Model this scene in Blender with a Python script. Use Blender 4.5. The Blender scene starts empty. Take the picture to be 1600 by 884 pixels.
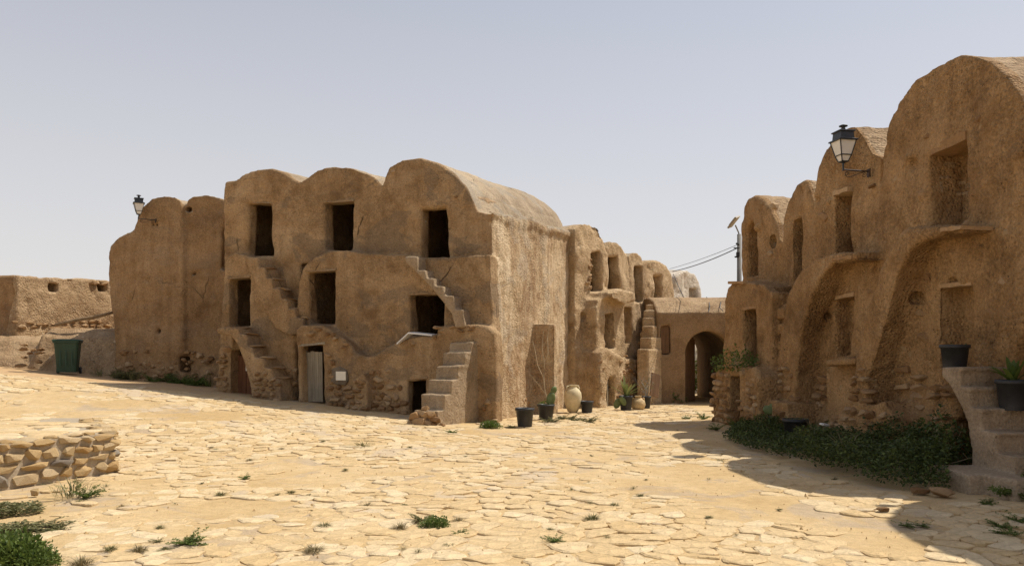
import bpy, bmesh, math, random
import numpy as np
from mathutils import Vector, Matrix

# ------------------------------------------------------------------ camera, sky, sun, exposure
scene = bpy.context.scene
FPX, CX, HY, EYE = 1250.0, 800.0, 555.0, 1.7       # photograph: focal length in px, centre column, horizon row, eye height
cam_d = bpy.data.cameras.new('camera'); cam = bpy.data.objects.new('camera', cam_d)
scene.collection.objects.link(cam); scene.camera = cam
cam.location = (0, 0, EYE); cam.rotation_euler = (math.pi/2, 0, 0)
cam_d.sensor_width = 36; cam_d.lens = 36*FPX/1600; cam_d.shift_y = (HY-442)/1600
cam_d.clip_start = 0.1; cam_d.clip_end = 6000

SUN_EL, SUN_AZ = math.radians(58), math.radians(65)    # azimuth to the right of the view direction (+Y)
world = bpy.data.worlds.new('World'); scene.world = world; world.use_nodes = True
wn = world.node_tree.nodes; wl = world.node_tree.links
sky = wn.new('ShaderNodeTexSky'); sky.sky_type = 'NISHITA'; sky.sun_disc = False
sky.sun_elevation = SUN_EL; sky.sun_rotation = SUN_AZ
sky.air_density = 0.9; sky.dust_density = 1.5; sky.ozone_density = 1.5; sky.altitude = 0
bg = wn['Background']; bg.inputs['Strength'].default_value = 0.115
hz = wn.new('ShaderNodeMix'); hz.data_type = 'RGBA'          # dust haze: a pale veil, thick at the horizon all round and thin overhead
hz.inputs[7].default_value = (7.2, 6.85, 6.65, 1)
tc = wn.new('ShaderNodeTexCoord'); sx = wn.new('ShaderNodeSeparateXYZ'); wl.new(tc.outputs['Generated'], sx.inputs[0])
cr = wn.new('ShaderNodeValToRGB'); e = cr.color_ramp.elements; e[0].position = 0.0; e[0].color = (.92,)*3+(1,); e[1].position = 1.0; e[1].color = (.15,)*3+(1,)
for q, c_ in ((.12, .78), (.4, .48)): n_ = e.new(q); n_.color = (c_,)*3+(1,)
wl.new(sx.outputs[2], cr.inputs[0]); wl.new(cr.outputs[0], hz.inputs[0])
wl.new(sky.outputs[0], hz.inputs[6]); wl.new(hz.outputs[2], bg.inputs['Color'])
sun_d = bpy.data.lights.new('sun', 'SUN'); sun_d.energy = 5.0; sun_d.angle = math.radians(0.6); sun_d.color = (1.0, 0.93, 0.82)
sun = bpy.data.objects.new('sun', sun_d); scene.collection.objects.link(sun)
SD = Vector((math.sin(SUN_AZ)*math.cos(SUN_EL), math.cos(SUN_AZ)*math.cos(SUN_EL), math.sin(SUN_EL)))
sun.rotation_euler = SD.to_track_quat('Z', 'Y').to_euler(); sun.location = (30, 30, 40)
vs = scene.view_settings; vs.view_transform = 'Standard'; vs.look = 'None'; vs.exposure = 0.0; vs.gamma = 1.0
vs.use_curve_mapping = False
scene.cycles.use_denoising = True
scene.cycles.max_bounces = 6; scene.cycles.diffuse_bounces = 4

# ------------------------------------------------------------------ small helpers
COL = scene.collection
rng = random.Random(11); nrs = np.random.RandomState(5)

def tag(o, label=None, cat=None, group=None, kind=None):
    if label: o['label'] = label
    if cat: o['category'] = cat
    if group: o['group'] = group
    if kind: o['kind'] = kind
    return o

def link(o, parent=None):
    COL.objects.link(o)
    if parent is not None: o.parent = parent
    return o

def empty(name, loc=(0, 0, 0), rz=0.0):
    o = bpy.data.objects.new(name, None); o.location = loc; o.rotation_euler = (0, 0, rz); o.empty_display_size = 0.2
    return link(o)

def mesh_np(name, V, F, mat, parent=None, smooth=True, attr=None):
    """V (n,3), F (m,4) arrays"""
    me = bpy.data.meshes.new(name)
    V = np.ascontiguousarray(V, dtype=np.float32); F = np.ascontiguousarray(F, dtype=np.int32); k = F.shape[1]
    me.vertices.add(len(V)); me.vertices.foreach_set('co', V.ravel())
    me.loops.add(F.size); me.loops.foreach_set('vertex_index', F.ravel())
    me.polygons.add(len(F)); me.polygons.foreach_set('loop_start', np.arange(0, F.size, k, dtype=np.int32))
    if attr is not None:
        for an, av in attr.items():
            a = me.attributes.new(an, 'FLOAT', 'POINT'); a.data.foreach_set('value', np.ascontiguousarray(av, dtype=np.float32))
    me.update(calc_edges=True); me.validate()
    if smooth: me.polygons.foreach_set('use_smooth', np.ones(len(me.polygons), dtype=bool))
    o = bpy.data.objects.new(name, me)
    if mat: me.materials.append(mat)
    return link(o, parent)

def mesh_py(name, V, F, mat, parent=None, smooth=False, tint=None):
    me = bpy.data.meshes.new(name); me.from_pydata(V, [], F); me.update()
    if tint is not None:
        a = me.attributes.new('tint', 'FLOAT', 'POINT'); a.data.foreach_set('value', tint)
    if smooth: me.polygons.foreach_set('use_smooth', [True]*len(me.polygons))
    if mat: me.materials.append(mat)
    o = bpy.data.objects.new(name, me)
    return link(o, parent)

class MB:
    """collects shapes into one mesh"""
    def __init__(s): s.V = []; s.F = []
    def add(s, V, F):
        n = len(s.V); s.V += [tuple(v) for v in V]; s.F += [tuple(i+n for i in f) for f in F]; return s
    def box(s, c, d, M=None, taper=1.0):
        x, y, z = (q/2 for q in d); P = []
        for sz in (-1, 1):
            t = taper if sz > 0 else 1.0
            for sx, sy in ((-1, -1), (1, -1), (1, 1), (-1, 1)):
                p = Vector((sx*x*t, sy*y*t, sz*z))
                if M is not None: p = M @ p
                P.append(p+Vector(c))
        return s.add(P, [(3, 2, 1, 0), (4, 5, 6, 7), (0, 1, 5, 4), (1, 2, 6, 5), (2, 3, 7, 6), (3, 0, 4, 7)])
    def tube(s, pts, r, n=6, caps=True):
        pts = [Vector(p) for p in pts]; rr = r if hasattr(r, '__len__') else [r]*len(pts)
        V = []; F = []
        for i, p in enumerate(pts):
            t = (pts[min(i+1, len(pts)-1)]-pts[max(i-1, 0)]).normalized()
            a = t.cross(Vector((0, 0, 1)))
            if a.length < 0.05: a = t.cross(Vector((0, 1, 0)))
            a.normalize(); b = t.cross(a)
            for k in range(n):
                q = 2*math.pi*k/n; V.append(p+(a*math.cos(q)+b*math.sin(q))*rr[i])
        for i in range(len(pts)-1):
            for k in range(n):
                F.append((i*n+k, i*n+(k+1) % n, (i+1)*n+(k+1) % n, (i+1)*n+k))
        if caps: F.append(tuple(range(n))[::-1]); F.append(tuple((len(pts)-1)*n+k for k in range(n)))
        return s.add(V, F)
    def lathe(s, prof, n=20, c=(0, 0, 0), cap=True):
        V = []; F = []
        for r, z in prof:
            for k in range(n):
                q = 2*math.pi*k/n; V.append((c[0]+r*math.cos(q), c[1]+r*math.sin(q), c[2]+z))
        for i in range(len(prof)-1):
            for k in range(n):
                F.append((i*n+k, i*n+(k+1) % n, (i+1)*n+(k+1) % n, (i+1)*n+k))
        if cap: F.append(tuple(range(n))[::-1]); F.append(tuple((len(prof)-1)*n+k for k in range(n)))
        return s.add(V, F)
    def quad_leaf(s, p, d, up, L, W, bend=0.2):
        d = d.normalized(); side = d.cross(up)
        if side.length < 1e-3: side = Vector((1, 0, 0))
        side.normalize(); nrm = side.cross(d)
        p = Vector(p)
        a = p+d*L*0.45+nrm*bend*L*0.3
        return s.add([p, a+side*W, p+d*L-nrm*bend*L*0.2, a-side*W], [(0, 1, 2, 3)])
    def build(s, name, mat, parent=None, smooth=False): return mesh_py(name, s.V, s.F, mat, parent, smooth)

# value noise on arrays ------------------------------------------------------------
_LAT = nrs.rand(32, 32, 32).astype(np.float32)
def vnoise(P, scale, off=0.0):
    q = P*scale+off; i = np.floor(q).astype(np.int32); f = q-i; f = f*f*(3-2*f); i &= 31; j = (i+1) & 31
    x0, y0, z0 = i[:, 0], i[:, 1], i[:, 2]; x1, y1, z1 = j[:, 0], j[:, 1], j[:, 2]; fx, fy, fz = f[:, 0], f[:, 1], f[:, 2]
    L = _LAT
    a = L[x0, y0, z0]*(1-fx)+L[x1, y0, z0]*fx; b = L[x0, y1, z0]*(1-fx)+L[x1, y1, z0]*fx
    c = L[x0, y0, z1]*(1-fx)+L[x1, y0, z1]*fx; d = L[x0, y1, z1]*(1-fx)+L[x1, y1, z1]*fx
    return ((a*(1-fy)+b*fy)*(1-fz)+(c*(1-fy)+d*fy)*fz)*2-1

def ground_z(x, y):
    x = np.asarray(x, dtype=np.float64); y = np.asarray(y, dtype=np.float64)
    t = np.clip((y-12)/10.0, 0, 1); t = t*t*(3-2*t)
    q = np.clip(-x-0.3, -6, 60); sp = np.where(q > 4, q, np.log1p(np.exp(np.clip(q, -6, 4)*2))/2)
    return np.minimum(0.085*sp*t, 1.4) - 0.01
def gz(x, y): return float(ground_z(x, y))

def on_ground(px, py, it=12):
    """the point of the ground that the photograph shows at this pixel"""
    dx, dz = (px-CX)/FPX, (HY-py)/FPX; z = 0.0
    for _ in range(it):
        Y = (z-EYE)/dz; z = 0.5*z+0.5*gz(dx*Y, Y)
    return Vector((dx*Y, Y, gz(dx*Y, Y)))
def at(px, py, Y): return Vector(((px-CX)/FPX*Y, Y, EYE+(HY-py)/FPX*Y))

class Frame:
    """a facade's own axes: u along the facade to the right of the photo, w into the building, v up (world z)"""
    def __init__(s, O, ud, shear=0.0, rise=0.0):
        l = math.hypot(*ud); s.O = O; s.u = (ud[0]/l, ud[1]/l); s.w = (-s.u[1], s.u[0]); s.k = shear; s.rise = rise
        s.rz = math.atan2(s.u[1], s.u[0])
    def uv(s, px, py, w=0.0):
        dx, dz = (px-CX)/FPX, (HY-py)/FPX
        t = (w+s.O[0]*s.w[0]+s.O[1]*s.w[1])/(dx*s.w[0]+s.w[1])
        return ((t*dx-s.O[0])*s.u[0]+(t-s.O[1])*s.u[1]-s.k*max(w, 0), EYE+t*dz)
    def wv(s, px, py, u=0.0):
        dx, dz = (px-CX)/FPX, (HY-py)/FPX
        # plane u + k*w = const: solve along the ray
        # U = t*(dx*ux+uy)-O.u ; W = t*(dx*wx+wy)-O.w ; U-k*W = u
        Ou = s.O[0]*s.u[0]+s.O[1]*s.u[1]; Ow = s.O[0]*s.w[0]+s.O[1]*s.w[1]
        a = (dx*s.u[0]+s.u[1])-s.k*(dx*s.w[0]+s.w[1]); t = (u+Ou-s.k*Ow)/a
        return (t*(dx*s.w[0]+s.w[1])-Ow, EYE+t*dz)
    def poly(s, pts, w=0.0): return [s.uv(x, y, w) for x, y in pts]
    def world(s, u, w, v): 
        u2 = u+s.k*max(w, 0)
        return Vector((s.O[0]+u2*s.u[0]+w*s.w[0], s.O[1]+u2*s.u[1]+w*s.w[1], v))
    def root(s, name): return empty(name, (s.O[0], s.O[1], 0), s.rz)

# ------------------------------------------------------------------ solid modelling on a grid (rounded mud forms), turned into a mesh by surface nets
class Solid:
    def __init__(s, lo, hi, h):
        s.lo = np.array(lo, dtype=np.float64); s.h = h
        s.n = np.ceil((np.array(hi)-s.lo)/h).astype(int)+1
        s.D = np.full(s.n, 9.0, dtype=np.float32)
        s.ax = [s.lo[i]+h*np.arange(s.n[i]) for i in range(3)]
    def _sl(s, lo, hi, m):
        sl = []
        for i in range(3):
            a = max(0, int(math.floor((lo[i]-m-s.lo[i])/s.h))); b = min(s.n[i], int(math.ceil((hi[i]+m-s.lo[i])/s.h))+1)
            if b <= a: return None
            sl.append(slice(a, b))
        return tuple(sl)
    def _apply(s, sl, d, op, k):
        A = s.D[sl]
        if op == 'sub':
            hh = np.clip(0.5-0.5*(A+d)/k, 0, 1); s.D[sl] = A*(1-hh)-d*hh+k*hh*(1-hh)
        else:
            hh = np.clip(0.5+0.5*(d-A)/k, 0, 1); s.D[sl] = d*(1-hh)+A*hh-k*hh*(1-hh)
    @staticmethod
    def poly2(P, X, Y):
        """signed distance from points to a polygon"""
        P = np.array(P, dtype=np.float64); n = len(P)
        d = np.full(np.broadcast(X, Y).shape, 1e9); sg = np.ones_like(d)
        j = n-1
        for i in range(n):
            ex, ey = P[j]-P[i]; wx, wy = X-P[i, 0], Y-P[i, 1]
            t = np.clip((wx*ex+wy*ey)/max(ex*ex+ey*ey, 1e-12), 0, 1)
            bx, by = wx-ex*t, wy-ey*t; d = np.minimum(d, bx*bx+by*by)
            c1 = Y >= P[i, 1]; c2 = Y < P[j, 1]; c3 = ex*wy > ey*wx
            flip = (c1 & c2 & c3) | (~c1 & ~c2 & ~c3); sg = np.where(flip, -sg, sg)
            j = i
        return sg*np.sqrt(d)
    def prism(s, P, a, b, op='add', k=0.06, axis='w', m=0.35):
        """extrude polygon P from a to b. axis w: P in (u,v); axis u: P in (w,v); axis v: P in (u,w)"""
        P = [tuple(p) for p in P]; x0, x1 = min(p[0] for p in P), max(p[0] for p in P); y0, y1 = min(p[1] for p in P), max(p[1] for p in P)
        i = {'u': 0, 'w': 1, 'v': 2}[axis]; o = [q for q in (0, 1, 2) if q != i]
        lo = [0]*3; hi = [0]*3; lo[i], hi[i] = a, b; lo[o[0]], hi[o[0]] = x0, x1; lo[o[1]], hi[o[1]] = y0, y1
        sl = s._sl(lo, hi, m)
        if sl is None: return s
        X = s.ax[o[0]][sl[o[0]]][:, None]; Y = s.ax[o[1]][sl[o[1]]][None, :]
        d2 = s.poly2(P, X, Y); e = np.abs(s.ax[i][sl[i]]-(a+b)/2)-(b-a)/2
        d2 = np.expand_dims(d2, i); sh = [1, 1, 1]; sh[i] = -1; e = e.reshape(sh)
        d = np.maximum(d2, e)
        out = np.sqrt(np.maximum(d2, 0)**2+np.maximum(e, 0)**2); d = np.where((d2 > 0) & (e > 0), out, d)
        s._apply(sl, d.astype(np.float32), op, k); return s
    def box(s, lo, hi, op='add', k=0.06, m=0.35):
        P = [(lo[0], lo[2]), (hi[0], lo[2]), (hi[0], hi[2]), (lo[0], hi[2])]
        return s.prism(P, lo[1], hi[1], op, k, 'w', m)
    def ball(s, c, r, op='add', k=0.08):
        r = np.array(r if hasattr(r, '__len__') else (r,)*3, dtype=float); c = np.array(c)
        sl = s._sl(c-r, c+r, 0.3)
        if sl is None: return s
        X = (s.ax[0][sl[0]][:, None, None]-c[0])/r[0]; Y = (s.ax[1][sl[1]][None, :, None]-c[1])/r[1]; Z = (s.ax[2][sl[2]][None, None, :]-c[2])/r[2]
        d = (np.sqrt(X*X+Y*Y+Z*Z)-1)*r.min(); s._apply(sl, d.astype(np.float32), op, k); return s
    def mesh(s):
        D = s.D.copy(); D[0] = D[-1] = 1; D[:, 0] = D[:, -1] = 1; D[:, :, 0] = D[:, :, -1] = 1
        S = D < 0
        c = [S[i:S.shape[0]-1+i, j:S.shape[1]-1+j, k:S.shape[2]-1+k] for i in (0, 1) for j in (0, 1) for k in (0, 1)]
        tot = sum(x.astype(np.int8) for x in c); act = (tot > 0) & (tot < 8); del c, tot
        I = np.argwhere(act); idx = np.full(act.shape, -1, dtype=np.int32); idx[act] = np.arange(len(I))
        acc = np.zeros((len(I), 3)); cnt = np.zeros(len(I))
        for ax in range(3):
            o = [q for q in range(3) if q != ax]
            for a in (0, 1):
                for b in (0, 1):
                    p = I.copy(); p[:, o[0]] += a; p[:, o[1]] += b; q = p.copy(); q[:, ax] += 1
                    d0 = D[p[:, 0], p[:, 1], p[:, 2]]; d1 = D[q[:, 0], q[:, 1], q[:, 2]]
                    x = (d0 < 0) != (d1 < 0); t = np.where(x, d0/np.where(x, d0-d1, 1), 0)
                    P = p.astype(float); P[:, ax] += t; acc += P*x[:, None]; cnt += x
        V = s.lo+s.h*(acc/cnt[:, None])
        Fs = []
        for ax in range(3):
            o = [q for q in range(3) if q != ax]
            sl0 = [slice(1, -1)]*3; sl0[ax] = slice(0, -1); sl1 = list(sl0); sl1[ax] = slice(1, None)
            A = S[tuple(sl0)]; B = S[tuple(sl1)]; X = np.argwhere(A != B); inside = A[A != B]
            base = X.copy(); base[:, o[0]] += 1; base[:, o[1]] += 1     # grid index of the edge
            def cell(da, db):
                q = base.copy(); q[:, o[0]] += da; q[:, o[1]] += db; return idx[q[:, 0], q[:, 1], q[:, 2]]
            Q = np.stack([cell(-1, -1), cell(0, -1), cell(0, 0), cell(-1, 0)], 1)
            fl = inside if ax != 1 else ~inside
            Q = np.where(fl[:, None], Q, Q[:, ::-1]); Fs.append(Q)
        return V, np.concatenate(Fs)

def vnormals(V, F):
    fn = np.cross(V[F[:, 2]]-V[F[:, 0]], V[F[:, 3]]-V[F[:, 1]])
    N = np.zeros_like(V)
    for k in range(4):
        for a in range(3): N[:, a] += np.bincount(F[:, k], weights=fn[:, a], minlength=len(V))
    return N/np.maximum(np.linalg.norm(N, axis=1), 1e-9)[:, None], fn

def rough(V, F, amps, off=0.0, pits=0.0, damp=None):
    """weather the surface: amps = [(amplitude, cycles per metre), ...]"""
    N, _ = vnormals(V, F); d = np.zeros(len(V))
    for i, (a, sc) in enumerate(amps): d += a*vnoise(V, sc, off+7.3*i)
    if pits:
        q = vnoise(V, 4.5, off+31.0); d -= pits*np.clip(q-0.45, 0, 1)*2
    if damp is not None: d *= damp(V)
    return V+N*d[:, None]

def solid_parts(S, F_, root, namer, amps, off=0.0, pits=0.0, keep=None, damp=None):
    """mesh a Solid, shear it with its frame and split its faces into named parts: namer(C, N) -> list of (mask, name, material)"""
    V, F = S.mesh(); V = rough(V, F, amps, off, pits, damp)
    _, fn = vnormals(V, F); C = V[F].mean(1); Nn = fn/np.maximum(np.linalg.norm(fn, axis=1), 1e-9)[:, None]
    if F_.k: V = V.copy(); V[:, 0] += F_.k*np.maximum(V[:, 1], 0)
    if F_.rise: V[:, 2] += F_.rise*np.maximum(V[:, 1]-.5, 0)*np.clip((V[:, 2]-2.5)/2.5, 0, 1)
    done = np.zeros(len(F), dtype=bool); out = []
    if keep is not None: done |= ~keep(C, Nn)
    for mask, name, mat in namer(C, Nn):
        m = mask & ~done; done |= m
        if not m.any(): continue
        f = F[m]; used, inv = np.unique(f, return_inverse=True)
        out.append(mesh_np(name, V[used], inv.reshape(-1, 4), mat, root))
    return out

# ------------------------------------------------------------------ materials (all procedural)
class NT:
    def __init__(s, name):
        s.m = bpy.data.materials.new(name); s.m.use_nodes = True; s.t = s.m.node_tree; s.n = s.t.nodes; s.b = s.n['Principled BSDF']
        s.b.inputs['Roughness'].default_value = 0.9
        if 'Specular IOR Level' in s.b.inputs: s.b.inputs['Specular IOR Level'].default_value = 0.2
        s.co = s.n.new('ShaderNodeTexCoord').outputs['Object']
    def L(s, a, b): s.t.links.new(a, b)
    def noise(s, scale, detail=4, rough=0.55, vec=None, dist=0.0):
        n = s.n.new('ShaderNodeTexNoise'); n.inputs['Scale'].default_value = scale; n.inputs['Detail'].default_value = detail
        n.inputs['Roughness'].default_value = rough; n.inputs['Distortion'].default_value = dist; s.L(vec or s.co, n.inputs['Vector']); return n.outputs['Fac']
    def voro(s, scale, feature='F1', vec=None, out='Distance', rnd=1.0):
        n = s.n.new('ShaderNodeTexVoronoi'); n.feature = feature; n.inputs['Scale'].default_value = scale; n.inputs['Randomness'].default_value = rnd
        s.L(vec or s.co, n.inputs['Vector']); return n.outputs[out]
    def scaled(s, v):
        n = s.n.new('ShaderNodeMapping'); n.inputs['Scale'].default_value = v; s.L(s.co, n.inputs['Vector']); return n.outputs[0]
    def ramp(s, f, stops, interp='LINEAR'):
        n = s.n.new('ShaderNodeValToRGB'); n.color_ramp.interpolation = interp; e = n.color_ramp.elements
        while len(e) < len(stops): e.new(0.5)
        for i, (p, c) in enumerate(stops):
            e[i].position = p; e[i].color = (c, c, c, 1) if not hasattr(c, '__len__') else (*c, 1)
        s.L(f, n.inputs[0]); return n.outputs[0]
    def mix(s, f, a, b, mode='MIX'):
        n = s.n.new('ShaderNodeMix'); n.data_type = 'RGBA'; n.blend_type = mode
        for sock, v in ((n.inputs[0], f), (n.inputs[6], a), (n.inputs[7], b)):
            if hasattr(v, 'links') or hasattr(v, 'is_linked'): s.L(v, sock)
            elif hasattr(v, '__len__'): sock.default_value = (*v, 1)
            else: sock.default_value = v
        return n.outputs[2]
    def math(s, op, a, b=0.0):
        n = s.n.new('ShaderNodeMath'); n.operation = op
        for sock, v in ((n.inputs[0], a), (n.inputs[1], b)):
            if hasattr(v, 'is_linked'): s.L(v, sock)
            else: sock.default_value = v
        return n.outputs[0]
    def attr(s, name):
        n = s.n.new('ShaderNodeAttribute'); n.attribute_name = name; return n.outputs['Fac']
    def color(s, c): s.L(c, s.b.inputs['Base Color']) if hasattr(c, 'is_linked') else setattr(s.b.inputs['Base Color'], 'default_value', (*c, 1)); return s
    def bump(s, h, strength=0.6, dist=0.02, prev=None):
        n = s.n.new('ShaderNodeBump'); n.inputs['Strength'].default_value = strength; n.inputs['Distance'].default_value = dist
        s.L(h, n.inputs['Height'])
        if prev: s.L(prev, n.inputs['Normal'])
        s.L(n.outputs[0], s.b.inputs['Normal']); return n.outputs[0]

def mud(name, c_dark, c_mid, c_light, grit=22.0, grit_d=0.02, fleck=None, crack=0.0, streak=0.25, grey=None, grey_amt=0.0, gritcol=0.35, wmin=0.15):
    t = NT(name)
    big = t.noise(0.55, 4, 0.62, dist=0.4); mid = t.noise(2.6, 4, 0.65); fine = t.noise(26, 3, 0.7)
    col = t.ramp(big, [(0.33, c_dark), (0.5, c_mid), (0.68, c_light)])
    col = t.mix(t.math('MULTIPLY', t.ramp(mid, [(0.36, 0.0), (0.66, 1.0)]), 0.55), col, c_light)
    dm = t.noise(1.3, 4, 0.7, dist=0.8)
    col = t.mix(t.math('MULTIPLY', t.ramp(dm, [(0.52, 0.0), (0.7, 1.0)]), 0.5), col, c_dark)
    if streak:
        st = t.noise(1.0, 4, 0.6, vec=t.scaled((4.2, 4.2, 0.35)))
        col = t.mix(t.math('MULTIPLY', t.ramp(st, [(0.45, 0.0), (0.68, 1.0)]), streak), col, c_dark)
    if grey is not None:
        gm = t.noise(0.8, 4, 0.55, vec=t.scaled((1, 1, 1.4)), dist=0.6)
        col = t.mix(t.math('MULTIPLY', t.ramp(gm, [(0.55, 0.0), (0.575, 1.0)]), grey_amt), col, grey)
    worn = t.ramp(t.noise(0.9, 4, 0.6, dist=0.5), [(0.38, wmin), (0.6, 1.0)])
    gv = t.voro(grit, 'F1', out='Color'); gd = t.voro(grit, 'F1')
    sep = t.n.new('ShaderNodeSeparateColor'); t.L(gv, sep.inputs[0])
    col = t.mix(t.math('MULTIPLY', worn, gritcol*1.25), col, t.ramp(sep.outputs[0], [(0.0, 0.62), (0.5, 1.0), (1.0, 1.3)]), 'MULTIPLY')
    col = t.mix(0.6, col, t.ramp(fine, [(0.3, 0.5), (0.7, 1.3)]), 'MULTIPLY')
    pit = t.math('MULTIPLY', t.ramp(t.voro(11, 'F1'), [(0.10, 1.0), (0.2, 0.0)]), t.ramp(t.noise(2.1, 3), [(0.5, 0.0), (0.6, 1.0)]))
    col = t.mix(t.math('MULTIPLY', pit, 0.6), col, tuple(.45*q for q in c_dark))
    if fleck is not None:
        fm = t.math('MULTIPLY', t.ramp(t.voro(3.4, 'F1', out='Distance'), [(0.12, 1.0), (0.2, 0.0)]), t.ramp(t.noise(1.1, 2), [(0.5, 0.0), (0.6, 1.0)]))
        col = t.mix(t.math('MULTIPLY', fm, 0.7), col, fleck)
    h1 = t.math('MULTIPLY', t.ramp(gd, [(0.0, 1.0), (0.65, 0.0)]), worn)
    nb = t.bump(t.math('SUBTRACT', h1, pit), 0.85, grit_d)
    if crack:
        wob = t.n.new('ShaderNodeVectorMath'); wob.operation = 'ADD'
        nn = t.n.new('ShaderNodeTexNoise'); nn.inputs['Scale'].default_value = 2.2; nn.inputs['Detail'].default_value = 3; t.L(t.co, nn.inputs['Vector'])
        sc = t.n.new('ShaderNodeVectorMath'); sc.operation = 'SCALE'; sc.inputs['Scale'].default_value = 0.16; t.L(nn.outputs['Color'], sc.inputs[0])
        t.L(t.scaled((1, 1, 0.55)), wob.inputs[0]); t.L(sc.outputs[0], wob.inputs[1])
        ce = t.voro(0.5, 'DISTANCE_TO_EDGE', vec=wob.outputs[0])
        cm = t.math('MULTIPLY', t.ramp(ce, [(0.0, 1.0), (0.007, 0.0)]), t.ramp(t.noise(0.7, 3), [(0.55, 0.0), (0.62, 1.0)]))
        col = t.mix(t.math('MULTIPLY', cm, crack), col, tuple(0.3*q for q in c_dark))
        nb = t.bump(t.math('SUBTRACT', 1.0, cm), 0.8, 0.03, nb)
    nb = t.bump(t.noise(9, 5, 0.7), 0.8, 0.06, nb)
    t.bump(fine, 0.6, 0.012, nb)
    t.color(col); return t.m

def rock(name, a, b, c, scale=6.0, bump=0.03, tint=None, grey=None, gscale=0.8):
    """stone with a per-piece tint (object random, or the mesh attribute 'tint')"""
    t = NT(name)
    if tint: f = t.attr('tint')
    else: f = t.n.new('ShaderNodeObjectInfo').outputs['Random']
    col = t.ramp(f, [(0.0, a), (0.5, b), (1.0, c)])
    col = t.mix(0.6, col, t.ramp(t.noise(scale, 6, 0.72), [(0.3, 0.62), (0.7, 1.2)]), 'MULTIPLY')
    col = t.mix(0.55, col, t.ramp(t.noise(scale*6, 4, 0.75), [(0.28, 0.5), (0.5, 1.0), (0.75, 1.18)]), 'MULTIPLY')
    if grey is not None:
        g = t.noise(gscale, 5, 0.6, dist=0.5)
        col = t.mix(t.math('MULTIPLY', t.ramp(g, [(0.56, 0.0), (0.64, 1.0)]), 0.75), col, grey)
    nb = t.bump(t.noise(scale*1.6, 6, 0.65), 0.8, bump); t.bump(t.noise(scale*9, 4, 0.7), 0.5, bump*0.25, nb)
    t.color(col); return t.m

def plain(name, c, rough=0.6, var=0.25, scale=8.0, metal=0.0, bump=0.0, spec=0.4):
    t = NT(name); t.b.inputs['Roughness'].default_value = rough; t.b.inputs['Metallic'].default_value = metal
    t.b.inputs['Specular IOR Level'].default_value = spec
    n = t.noise(scale, 6, 0.65)
    t.color(t.mix(1.0, c, t.ramp(n, [(0.3, 1-var), (0.7, 1+var)]), 'MULTIPLY'))
    if bump: t.bump(t.noise(scale*5, 4), 0.5, bump)
    return t.m

def leafmat(name, a, b, trans=0.25):
    t = NT(name); t.b.inputs['Roughness'].default_value = 0.55; t.b.inputs['Specular IOR Level'].default_value = 0.35
    r = t.n.new('ShaderNodeNewGeometry').outputs['Random Per Island']
    col = t.ramp(r, [(0.0, a), (1.0, b)]); t.color(col)
    tr = t.n.new('ShaderNodeBsdfTranslucent'); t.L(col, tr.inputs['Color'])
    mx = t.n.new('ShaderNodeMixShader'); mx.inputs[0].default_value = trans
    t.L(t.b.outputs[0], mx.inputs[1]); t.L(tr.outputs[0], mx.inputs[2]); t.L(mx.outputs[0], t.n['Material Output'].inputs['Surface'])
    return t.m

def woodmat(name, a, b, axis=(18, 18, 1.2), rough=0.85):
    t = NT(name); t.b.inputs['Roughness'].default_value = rough
    g = t.noise(1.0, 6, 0.7, vec=t.scaled(axis), dist=0.3)
    col = t.ramp(g, [(0.3, a), (0.7, b)]); col = t.mix(0.4, col, t.ramp(t.noise(5, 5), [(0.3, 0.6), (0.7, 1.2)]), 'MULTIPLY')
    t.bump(g, 0.6, 0.006); t.color(col); return t.m

M = {}
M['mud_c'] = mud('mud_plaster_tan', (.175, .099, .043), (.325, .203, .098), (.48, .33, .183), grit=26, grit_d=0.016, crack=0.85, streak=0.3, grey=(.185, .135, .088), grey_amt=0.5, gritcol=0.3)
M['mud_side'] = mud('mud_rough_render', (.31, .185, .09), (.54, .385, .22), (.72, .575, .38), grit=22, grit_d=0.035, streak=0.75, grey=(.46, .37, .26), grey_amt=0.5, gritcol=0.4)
M['mud_roof'] = mud('mud_roof_skin', (.24, .175, .11), (.37, .28, .18), (.48, .375, .25), grit=34, grit_d=0.01, crack=0.9, streak=0.0, grey=(.31, .27, .215), grey_amt=0.5, gritcol=0.25)
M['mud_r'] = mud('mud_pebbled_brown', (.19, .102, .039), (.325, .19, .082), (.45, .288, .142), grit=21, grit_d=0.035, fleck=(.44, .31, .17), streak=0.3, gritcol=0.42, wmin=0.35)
M['mud_l'] = mud('mud_plaster_ochre', (.185, .104, .047), (.31, .19, .09), (.42, .278, .152), grit=24, grit_d=0.014, streak=0.4, crack=0.5, grey=(.27, .20, .135), grey_amt=0.25, gritcol=0.25)
M['mud_m'] = mud('mud_eroded_sand', (.235, .145, .072), (.36, .24, .13), (.48, .345, .205), grit=16, grit_d=0.035, streak=0.3, fleck=(.55, .43, .28), gritcol=0.4)
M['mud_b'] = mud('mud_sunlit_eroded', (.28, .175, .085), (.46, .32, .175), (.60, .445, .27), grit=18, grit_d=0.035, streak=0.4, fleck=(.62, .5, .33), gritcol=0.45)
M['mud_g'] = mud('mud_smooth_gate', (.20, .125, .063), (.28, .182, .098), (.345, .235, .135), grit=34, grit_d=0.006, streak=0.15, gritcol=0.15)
M['mud_pale'] = mud('lime_washed_mud', (.42, .34, .25), (.55, .47, .37), (.66, .59, .49), grit=18, grit_d=0.03, streak=0.3, gritcol=0.35)
M['cement'] = mud('cement_plaster', (.22, .15, .085), (.34, .245, .15), (.46, .35, .23), grit=40, grit_d=0.006, streak=0.1, crack=0.35, gritcol=0.12)
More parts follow.
